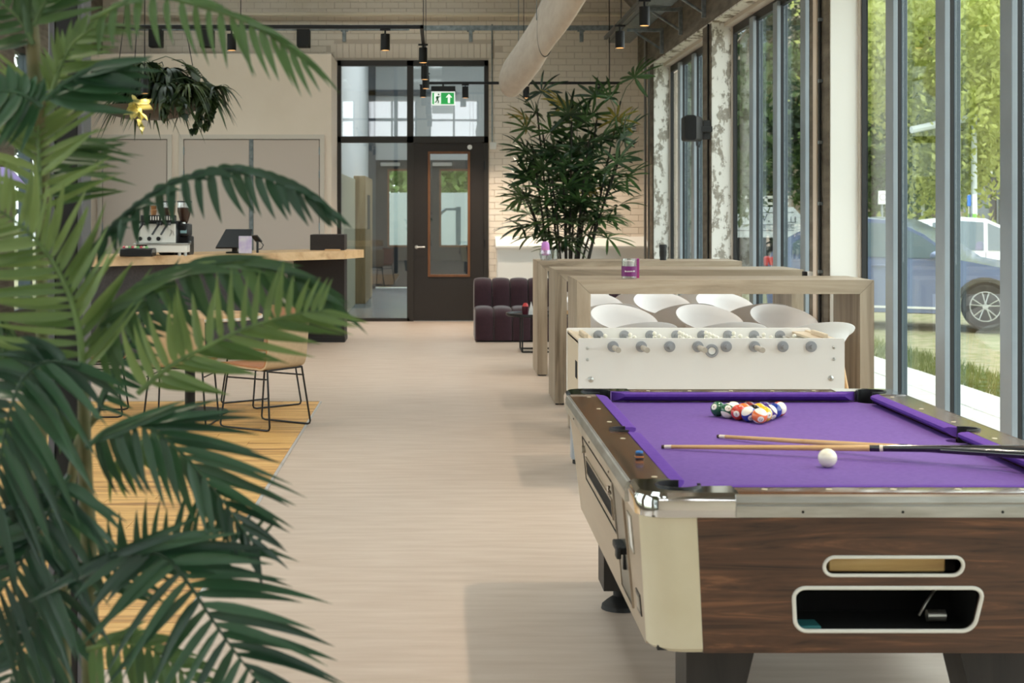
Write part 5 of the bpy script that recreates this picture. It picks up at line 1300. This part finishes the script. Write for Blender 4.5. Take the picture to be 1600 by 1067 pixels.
def lobed(L, w):     # a big lobed leaf, tip along +x
    m = MB(); n = 9; vs = [(0,0,0)]; 
    out_ = []
    for i in range(n*2+1):
        s = i/(n*2); hw = w*.5*math.sin(PI*min(1, s*1.02+.03))**.7; hw *= (1 if i % 2 == 0 else .62)
        out_.append((L*s, hw, -.25*L*s*s))
    top = out_; bot = [(x, -y, z) for x, y, z in out_][::-1]
    cen = [(L*i/(n*2), 0, -.25*L*(i/(n*2))**2-.012) for i in range(n*2+1)]
    N_ = len(top)
    m.add(top+cen, [(i, i+1, N_+i+1, N_+i) for i in range(N_-1)]); m.add(cen+bot[::-1], [(i, i+1, N_+i+1, N_+i) for i in range(N_-1)])
    m.tube([(-.25,0,-.12),(-.1,0,0),(0,0,0)], .006, 5)
    return m
lob_me = lobed(.36, .32).mesh('leaf', g_dk, True, recalc=False, ang=80)
def philo(t, c):
    for px, py, rz, ry in ((285,92,.3,.3), (305,100,-.4,.7), (262,100,2.2,.2), (275,112,.6,.4), (330,118,-.2,.9), (318,128,.1,.5), (295,118,-.6,.6), (250,118,2.6,.5), (338,138,-.1,1.2), (308,142,.3,.9), (240,100,2.8,.2), (222,96,2.4,.1), (210,110,2.9,.6), (268,130,-.8,.8), (290,140,.8,.9)):
        p = P(px-14, py, c.y+r6.uniform(-.3, .2)); link('leaf', lob_me, t, p-c, (r6.uniform(-.8,.8), ry, rz), r6.uniform(.75, 1.15))
foliage_thing('philodendron', 'dark lobed-leaf plant standing up from the hanging planter', (PC.x+.15, PC.y, PZB+.15), philo)
def spray(t, c, n, L, w, mat, up):
    for k in range(n):
        m = MB(); a = r6.uniform(0, 2*PI); D = Vector((math.cos(a), math.sin(a), r6.uniform(up, up+1.0)))
        blade(m, Vector((0,0,0)), D, L*r6.uniform(.7, 1.2), w, Vector((0,0,1)) if abs(D.z) < 1.2 else Vector((1,0,0)), r6.uniform(.7, 1.3), 8, .2)
        link('leaf', m.mesh('leaf', mat, True, recalc=False, ang=80), t)
foliage_thing('spider_plant', 'pale striped spider plant arching from the middle of the planter', P(292,140,17.35), lambda t, c: spray(t, c, 60, .46, .03, g_md, .2))
foliage_thing('spider_plant', 'narrow-leaved plant at the palm end of the planter', P(225,108,17.5), lambda t, c: spray(t, c, 60, .44, .03, g_md, .4))
foliage_thing('bromeliad', 'stiff dark strap-leaved plant at the door end of the planter', P(338,140,17.5), lambda t, c: spray(t, c, 44, .34, .045, g_dk, .3))
foliage_thing('fern', 'dark bushy fern filling the middle of the planter', P(255,140,17.4), lambda t, c: spray(t, c, 110, .5, .07, g_dk, .1))
foliage_thing('fern', 'dark bushy fern behind the big palm side of the planter', P(215,145,17.6), lambda t, c: spray(t, c, 100, .5, .07, g_dk, .1))
foliage_thing('fern', 'dark fern rising highest in the middle of the planter', P(262,112,17.6), lambda t, c: spray(t, c, 80, .42, .075, g_dk, -.2))
foliage_thing('fern', 'dark fern under the lobed leaves at the door end of the planter', P(312,135,17.6), lambda t, c: spray(t, c, 80, .40, .07, g_dk, -.1))
foliage_thing('fern', 'dark fern behind the hanging spotlight of the planter', P(232,118,17.7), lambda t, c: spray(t, c, 80, .42, .07, g_dk, -.1))
ivy_me = MB(); blade(ivy_me, Vector((0,0,0)), Vector((1,0,-.2)), .085, .065, Vector((0,0,1)), .2, 4, .2); ivy_me = ivy_me.mesh('leaf', g_dk, True, recalc=False)
ivy_y = MB(); blade(ivy_y, Vector((0,0,0)), Vector((1,0,-.2)), .085, .06, Vector((0,0,1)), .2, 4, .2); ivy_y = ivy_y.mesh('leaf', g_yl, True, recalc=False)
def vine(label, pts, n, me, d):
    P3 = [P(x, y, d) for x, y in pts]; t = thing('trailing_vine', label, 'vine', P3[0], group='vines hanging from the planter')
    cv = spline(P3, 20); ob('stem', MB().tube(cv, .004, 5), m_stalk, t)
    for k in range(n):
        p = cv[int(k/n*20)]; link('leaf', me, t, p-Vector(P3[0])+Vector((r6.uniform(-.03,.03),r6.uniform(-.03,.03),r6.uniform(-.03,.03))), (r6.uniform(-.6,.6), r6.uniform(.1,1.2), r6.uniform(0,2*PI)), r6.uniform(.8, 1.4))
vine('longest dark ivy vine at the door end of the planter', [(322,150),(318,165),(312,185),(300,205)], 40, ivy_me, 17.2)
vine('dark ivy vine with a curled tip at the door end of the planter', [(316,150),(324,170),(326,188),(318,198)], 30, ivy_me, 17.3)
vine('short dark ivy vine over the middle of the dish', [(262,150),(258,165),(255,180)], 22, ivy_me, 17.0)
vine('dark ivy vine over the dish, next to the spider plant', [(280,150),(283,165),(284,176)], 22, ivy_me, 17.0)
vine('yellow vine lit by the spotlight under the planter', [(208,152),(213,165),(218,178),(221,203)], 26, ivy_y, 16.85)
spf = thing('vine_sprig', 'pair of feathery yellow leaves lit by the spotlight', 'leaf', P(214,166,16.85))
for px, py, a in ((209,170,2.2), (224,158,.3)):
    m = MB(); p = P(214,163,16.85); q = P(px+ (8 if a < 1 else -6), py+ (4 if a < 1 else 8), 16.85)
    m.tube([p, q], .004, 5); D0 = (q-p).normalized()
    for k in range(9):
        c_ = p.lerp(q, k/8)
        for s in (-1, 1): blade(m, c_, (D0+Vector((-D0.z, 0, D0.x))*s*1.4), .08, .018, Vector((0,-1,.2)), .1, 3)
    ob('leaf', m, g_yl, spf)
# ================================================================== OUTSIDE
m_asph = M('grass pavers', C(150,142,112), .9, col2=C(120,124,80), scale=7, detail=8, lo=.4, hi=.6, bump=.4, bscale=18)
GZ = -.05
struct('ground', MB().box(XW+.26, 60, -30, 90, -.5, GZ-.04).box(-40, XL_-.31, -30, 90, -.5, GZ-.04).box(XL_-.31, XW+.26, LY+.31, 90, -.5, GZ-.04), m_asph, 'cobbled parking ground outside the windows', smooth=False)
pv = thing('pavement', 'row of pale concrete slabs along the outside of the windows', 'pavement', (4.0, 10, GZ), kind='structure')
m_slab = M('pale slab', C(206,204,198), .8, col2=C(190,188,182), scale=5)
slab_me = MB().box(-.248, .248, -.298, .298, -.06, 0, .006).mesh('slab', m_slab, False)
for i in range(3):
    for j in range(26): link('slab', slab_me, pv, (3.58+i*.5-4.0, 6.2+j*.6-10+(.3 if i % 2 else 0), random.uniform(-.002, .002)))
for nm, x0, x1, lab in (('grass_strip', 4.84, 5.5, 'strip of rough grass between the slabs and the parked cars'),):
    r_ = np.random.default_rng(2); n = 9000
    c = np.stack([r_.uniform(x0, x1, n), r_.uniform(5, 24, n), np.full(n, GZ-.04)], 1); a = r_.uniform(0, 2*PI, n); h = r_.uniform(.05, .13, n)
    dx = np.stack([np.cos(a), np.sin(a), np.zeros(n)], 1)*.008; tip = c+np.stack([r_.normal(0,.03,n), r_.normal(0,.03,n), h], 1)
    V = np.stack([c-dx, c+dx, tip], 1).reshape(-1, 3); me = bpy.data.meshes.new(nm); me.from_pydata(V.tolist(), [], np.arange(n*3).reshape(-1,3).tolist())
    me.materials.append(LEAF('verge grass', C(96,112,52), C(150,156,84), .4, .6, 1)); o = link(nm, me); tag(o, lab, 'grass', kind='stuff')
# ------------------------------------------------------------------ cars
m_tyre = M('tyre', C(34,34,36), .8); m_cglass = M('car glass', C(96,112,118), .06, coat=.5); m_rim = M('alloy rim', C(216,220,222), .25, .6)
m_arch = M('arch plastic', C(70,68,62), .7)
def make_car(label, paint, x_front_wheel, d, rot=0, flip=1, h=1.0, group='parked cars'):
    """side view car, nose to +x, origin on the ground under the front wheel"""
    t = thing('car', label, 'car', (x_front_wheel, d, GZ), rot, group=group); W = .9
    sq = lambda x: x if x > -.35 else -.35+(x+.35)*.80
    prof = [(.86,.22),(.88,.45),(.80,.66),(.60,.76),(.15,.86),(-.35,.95),(-.95,1.30),(-1.45,1.49),(-2.1,1.53),(-2.8,1.46),(-3.35,1.22),(-3.62,1.0),(-3.70,.62),(-3.66,.26)]
    R = .37
    def arch_pts(cx_): return [(cx_-R*math.cos(a), .31+R*math.sin(a)) for a in np.linspace(.2, PI-.2, 10)]
    low = [(-2.75,.22)]+arch_pts(-2.27)+[(-1.8,.2),(-.55,.2)]+arch_pts(0)+[(.55,.22)]
    poly = [(sq(x), z) for x, z in prof]+low
    def sec(y, f):
        r = []
        for x, z in poly:
            inz = max(0, z-.9)*.28
            yy = y*(1-inz/W) if abs(y) > 0 else y
            r.append((x*(1 if f == 0 else .995)-(f*.0), yy, (z-.85)*(1-.02*f)+.85))
        return r
    m = MB().rings([sec(-W, 1), sec(-W+.05, 0), sec(W-.05, 0), sec(W, 1)])
    ob('body', m, paint, t, world=False, ang=35)
    for s in (-1, 1):
        g1 = [(-.42,.96),(-1.0,1.27),(-1.42,1.42),(-1.42,.97)]; g2 = [(-1.5,.97),(-1.5,1.43),(-2.1,1.46),(-2.5,1.42),(-2.5,.98)]; g3 = [(-2.58,.99),(-2.58,1.40),(-2.85,1.35),(-3.2,1.15),(-3.2,1.0)]
        for g in ([(sq(x), z) for x, z in g] for g in (g1, g2, g3)):
            def yy(z, o): return s*(W*(1-max(0, z-.9)*.28/W)+o)
            ob('side_window', MB().rings([[(x, yy(z, -.01), z) for x, z in g], [(x, yy(z, .006), z) for x, z in g]]), m_cglass, t, world=False, smooth=False)
        ob('mirror', MB().sphere((-.62, s*(W+.09), 1.0), .1, 12, 8, sc=(.9,.8,.65)), paint, t, world=False)
        ob('sill_strip', MB().box(-1.85, -.45, s*(W-.01), s*(W+.012), .27, .30), m_white, t, world=False, smooth=False)
        ob('door_handle', MB().box(-1.5, -1.32, s*(W-.005), s*(W+.02), .84, .87, .005), paint, t, world=False)
        for q in (-2.03, -1.24): ob('door_gap', MB().box(q-.004, q+.004, s*(W-.002), s*(W+.002), .32, .95), m_tyre, t, world=False, smooth=False)
        ob('head_light', MB().box(.66, .84, s*(W-.25), s*(W-.02), .60, .68, .02), m_tglass, t, world=False)
        ob('tail_light', MB().box(-3.05, -2.9, s*(W-.25), s*(W-.02), .82, .96, .02), M('tail lamp red', C(190,40,36), .3), t, world=False)
        for cx_ in (0, -2.27):
            y0_ = s*(W-.03); arch = [(cx_-.41*math.cos(a), .31+.41*math.sin(a)) for a in np.linspace(.1, PI-.1, 12)]; arch2 = [(cx_-.355*math.cos(a), .31+.355*math.sin(a)) for a in np.linspace(PI-.1, .1, 12)]
            ob('wheel_arch', MB().rings([[(x, s*(W-.02), z) for x, z in arch+arch2], [(x, s*(W+.012), z) for x, z in arch+arch2]]), m_arch, t, world=False)
            w = ob('wheel', MB().lathe([(.20,-.1),(.29,-.1),(.325,-.07),(.325,.07),(.29,.1),(.20,.1)], (cx_, s*(W-.11), .325), 32, axis='y'), m_tyre, t, world=False)
            rm = MB(); yo = s*(W-.015)
            for k in range(5):
                a = 2*PI*k/5+.3
                for da in (-.22, .22): rm.tube([(cx_+.03*math.cos(a), yo, .325+.03*math.sin(a)), (cx_+.19*math.cos(a+da), yo, .325+.19*math.sin(a+da))], .011, 5)
            rm.lathe([(.19,-.02),(.205,-.02),(.205,.02),(.19,.02)], (cx_, yo-s*.01, .325), 32, axis='y', loop=True).lathe([(.04,-.01),(.04,.01)], (cx_, yo, .325), 12, axis='y')
            ob('rim', rm, m_rim, w, world=False); ob('brake_disc', MB().lathe([(.001,-.01),(.19,-.01),(.19,.01),(.001,.01)], (cx_, yo-s*.04, .325), 24, axis='y'), m_arch, w, world=False)
    return t
m_blue = M('grey-blue car paint', C(112,126,158), .2, .2, coat=.8); m_cwhite = M('white car paint', C(236,238,240), .25, coat=.6)
make_car('grey-blue car parked across the nearest window bay', m_blue, 7.77, 21.4, -.5)
make_car('white car parked behind the grey-blue one', m_cwhite, 10.4, 25.6, -.3)
# ------------------------------------------------------------------ van with lettering
VY = 34.0
def vx(px): return (px-VPX)*VY/F
def vz(py): return H-(py-VPY)*VY/F
van = thing('van', 'white van with grey lettering and a roof rack behind the glazing', 'van', (vx(1200), VY+.8, GZ)); x0, x1 = vx(1120), vx(1275)
m_van = M('white van paint', C(222,228,236), .35); m_vtxt = M('grey lettering', C(74,80,92), .6)
vb = MB(); zt_, zb_ = vz(323.5), vz(371)
vb.rings([[(x0, VY, zb_), (x1-.5, VY, zb_), (x1, VY, zb_), (x1, VY, zt_-.55), (x1-.5, VY, zt_), (x0, VY, zt_)], [(x0, VY+1.7, zb_), (x1-.5, VY+1.7, zb_), (x1, VY+1.7, zb_), (x1, VY+1.7, zt_-.55), (x1-.5, VY+1.7, zt_), (x0, VY+1.7, zt_)]])
ob('body', vb, m_van, van, smooth=False)
ob('sill', MB().box(x0+.05, x1-.05, VY+.03, VY+1.67, .3, zb_), m_tyre, van, smooth=False)
for z in (vz(332), vz(351), vz(360)): ob('body_crease', MB().box(x0, x1-.5, VY-.008, VY, z-.008, z+.008), m_vtxt, van, smooth=False)
for z in (vz(308), vz(318)): ob('roof_bar', MB().box(x0+.2, x1-.6, VY+.02, VY+.06, z-.03, z+.03), m_white, van, smooth=False)
for x in (x0+.3, (x0+x1)/2, x1-.7): ob('rack_foot', MB().box(x-.03, x+.03, VY+.02, VY+.06, zt_, vz(307)), m_white, van, smooth=False)
for x in (x0+.7, x1-.7): ob('wheel', MB().lathe([(.001,-.1),(.33,-.1),(.33,.1),(.001,.1)], (x, VY+.1, GZ+.33), 24, axis='y'), m_tyre, van)
vl = Vector(van.location)
for s_, px, py, sz in (('W.', 1192, 341, .20), ('ALLI', 1231, 344, .16), ('TE', 1192, 354, .11), ('NIEC', 1231, 354, .10)):
    text('lettering', s_, sz*1.25, m_vtxt, van, Vector((vx(px), VY-.01, vz(py)))-vl, ext=.008)
# ------------------------------------------------------------------ office block across the road
BY = 50.0; of = thing('office_block', 'tan brick office block with dark glazing and white bands across the road', 'building', (17, BY, GZ))
m_tan2 = M('tan brick', C(176,160,140), .9, col2=C(158,142,122), scale=12); m_dkgl = M('dark office glass', C(62,66,64), .15); m_band = M('white band', C(222,224,222), .6)
ob('glazed_wall', MB().box(6, 34, BY, BY+6, GZ, 11), m_dkgl, of, smooth=False)
for k in range(12): ob('brick_pier', MB().box(6.4+k*2.4, 7.3+k*2.4, BY-.6, BY, GZ, 11), m_tan2, of, smooth=False)
for k, z in enumerate((2.7, 5.6, 8.5)): ob('floor_band', MB().box(6, 34, BY-.3, BY, z, z+.35), m_band, of, smooth=False)
for k in range(24):
    for z in (.9, 3.6, 6.5): ob('window', MB().box(7.35+k*1.2-(.0), 8.3+k*1.2, BY-.06, BY-.01, z, z+1.5), m_cglass, of, smooth=False)
# ------------------------------------------------------------------ white yard wall beyond the lobby
solo('yard_wall', MB().box(-6, 6, 39, 39.3, GZ-.04, 2.05), M('yard render', C(150,158,160), .8), 'white yard wall seen through the lobby doors', 'wall', smooth=False)
t = thing('gate_frame', 'dark steel frame standing in the yard behind the far door', 'frame', (P(705,0,37).x, 37, GZ-.04))
gx_ = P(716,0,37).x
ob('post', MB().box(gx_-.06, gx_+.06, 36.95, 37.05, GZ-.04, P(0,323,37).z), m_slate, t, smooth=False)
ob('arm', MB().box(P(697,0,37).x, gx_, 36.96, 37.04, P(0,325,37).z-.06, P(0,325,37).z).tube([(P(697,0,37).x,37,P(0,326,37).z),(P(684,0,37).x,37,P(0,337,37).z)], .04, 6), m_slate, t, smooth=False)
# ------------------------------------------------------------------ trees, hedge, posts
m_bark = M('bark', C(96,84,70), .9, col2=C(70,60,50), scale=9)
tl = [LEAF('spring leaf', C(136,148,70), C(196,202,120), .5, .6, .6), LEAF('green leaf', C(84,110,58), C(140,162,92), .45, .6, .6), LEAF('dark leaf', C(44,64,36), C(84,104,60), .4, .6, .6)]
def tree(x, y, h, cr, cz0, n, k, label, seed, ls=.11, name='tree'):
    r_ = np.random.default_rng(seed); t = thing(name, label, 'tree', (x, y, GZ-.04), group='trees outside')
    if h > 2:
        tr = MB().tube([(0,0,0),(.05,.03,h*.3),(-.04,.02,h*.6),(0,0,h*.9)], [.14,.11,.08,.03], 8)
        for q in range(5): a = q*1.3; tr.tube([(0,0,h*(.4+.08*q)), (cr*.6*math.cos(a), cr*.6*math.sin(a), h*(.55+.08*q))], [.05,.015], 6)
        ob('trunk', tr, m_bark, t, world=False)
    nc = 40; cen = r_.normal(0, 1, (nc, 3)); cen /= np.linalg.norm(cen, axis=1)[:,None]; cen *= (r_.random((nc,1))**.4)
    cen *= np.array([cr, cr, (h-cz0)/2]); cen[:,2] += (h+cz0)/2
    c = cen[r_.integers(0, nc, n)]+r_.normal(0, cr*.16, (n, 3))
    a = r_.normal(0, 1, (n, 3)); a /= np.linalg.norm(a, axis=1)[:,None]; b = np.cross(a, r_.normal(0, 1, (n, 3))); b /= np.linalg.norm(b, axis=1)[:,None]
    s = ls*r_.uniform(.6, 1.3, (n,1)); V = np.stack([c-a*s, c+b*s*.5, c+a*s, c-b*s*.5], 1).reshape(-1, 3)
    me = bpy.data.meshes.new('crown'); me.from_pydata(V.tolist(), [], np.arange(n*4).reshape(-1,4).tolist()); me.materials.append(tl[k])
    o = link('crown', me, t); o['kind'] = 'stuff'; return t
tree(10.2, 30.5, 8.5, 2.6, 2.2, 34000, 0, 'yellow-green street tree behind the parked cars', 1, .075)
tree(15.0, 38, 9, 3.0, 2.6, 26000, 0, 'yellow-green tree in front of the office block', 2, .09)
tree(11.4, 38, 7.0, 2.6, 1.6, 22000, 1, 'green tree behind the white column', 3, .09)
tree(8.0, 39.5, 7.5, 2.8, 1.2, 18000, 2, 'darker green tree above the white van', 4, .10)
tree(5.6, 43, 7.0, 2.6, .8, 10000, 2, 'dark green tree seen through the far window bay', 5, .14)
tree(12.6, 44.5, 8.5, 3.0, 1.0, 10000, 1, 'green tree at the end of the van', 6, .14)
tree(5.6, 31, 6.0, 1.6, 1.0, 7000, 2, 'slim dark tree outside the far window bay', 7, .11)
tree(.6, 45, 6.5, 3.2, 1.0, 10000, 1, 'green tree over the yard wall', 8, .16)
tree(-6.2, 45, 6.5, 3.2, 1.0, 8000, 1, 'green tree over the end of the yard wall', 9, .16)
tree(-9.5, 20, 7.5, 2.6, 1.5, 9000, 1, 'green tree outside the side wall behind the palm', 10, .13)
tree(-9.0, 27, 8, 2.6, 1.5, 8000, 2, 'dark tree outside the side wall towards the far end', 12, .13)
tree(9.5, 29.6, 1.25, 1.6, .1, 5000, 0, 'low yellow-green hedge behind the car', 11, .08, 'hedge')
def post(px, d, top, r, m, label, base=GZ-.04):
    return thing('sign_post', label, 'post', ((px-VPX)*d/F, d, base)), Vector(((px-VPX)*d/F, d, 0))
m_pole = M('white pole', C(220,226,230), .4)
t, q = post(1522, 30, 0, 0, 0, 'white street lamp post with a long arm')
ob('pole', MB().cyl((q.x,q.y,GZ-.04),(q.x,q.y,P(0,165,30).z),.07,.05,12), m_pole, t)
ob('arm', MB().tube([P(1536,180,30), P(1424,203,29.6)], .07, 8), m_pole, t)
t, q = post(1517, 28, 0, 0, 0, 'blue and white sign board with a green foot')
ob('pole', MB().cyl((q.x,q.y,GZ-.04),(q.x,q.y,P(0,303,28).z),.03,seg=8), m_galv, t)
ob('white_board', MB().box(P(1514,0,28).x, P(1526,0,28).x, 28, 28.04, P(0,334,28).z, P(0,304,28).z), m_white, t, smooth=False)
ob('blue_panel', MB().box(P(1511,0,28).x, P(1516,0,28).x, 27.97, 28.0, P(0,322,28).z, P(0,305,28).z), M('sign blue', C(50,116,206), .5), t, smooth=False)
ob('green_panel', MB().box(P(1514,0,28).x, P(1526,0,28).x, 28, 28.04, P(0,360,28).z, P(0,334,28).z), M('sign green', C(140,196,90), .5), t, smooth=False)
t, q = post(1378, 30, 0, 0, 0, 'small white traffic sign on a pole')
ob('pole', MB().cyl((q.x,q.y,GZ-.04),(q.x,q.y,P(0,298,30).z),.025,seg=8), m_galv, t)
ob('plate', MB().box(P(1371,0,30).x, P(1385,0,30).x, 29.93, 29.96, P(0,319,30).z, P(0,298,30).z), m_white, t, smooth=False)
ob('ring_mark', MB().lathe([(.055,-.006),(.07,-.006),(.07,0),(.055,0)], (P(1378,0,30).x, 29.93, P(0,308,30).z), 20, axis='y', loop=True), M('sign mauve', C(170,150,166), .5), t)
t, q = post(1442, 31, 0, 0, 0, 'thin white pole in front of the office block')
ob('pole', MB().cyl((q.x,q.y,GZ-.04),(q.x,q.y,P(0,305,31).z),.035,seg=8), m_pole, t)
# ------------------------------------------------------------------ lamp behind the palm
pq = P(-2, 279, 13.5)
t = thing('pendant_lamp', 'lilac pendant lampshade hanging behind the palm', 'lamp', (pq.x, 13.5, pq.z))
ob('shade', MB().lathe([(.10,pq.z+.10),(.235,pq.z-.06),(.23,pq.z-.06),(.095,pq.z+.10)], (pq.x, 13.5, 0), 28), M('lilac shade', C(176,158,222), .5), t)
ob('cord', MB().cyl((pq.x,13.5,pq.z+.08),(pq.x,13.5,cz),.005,seg=6), m_black, t)
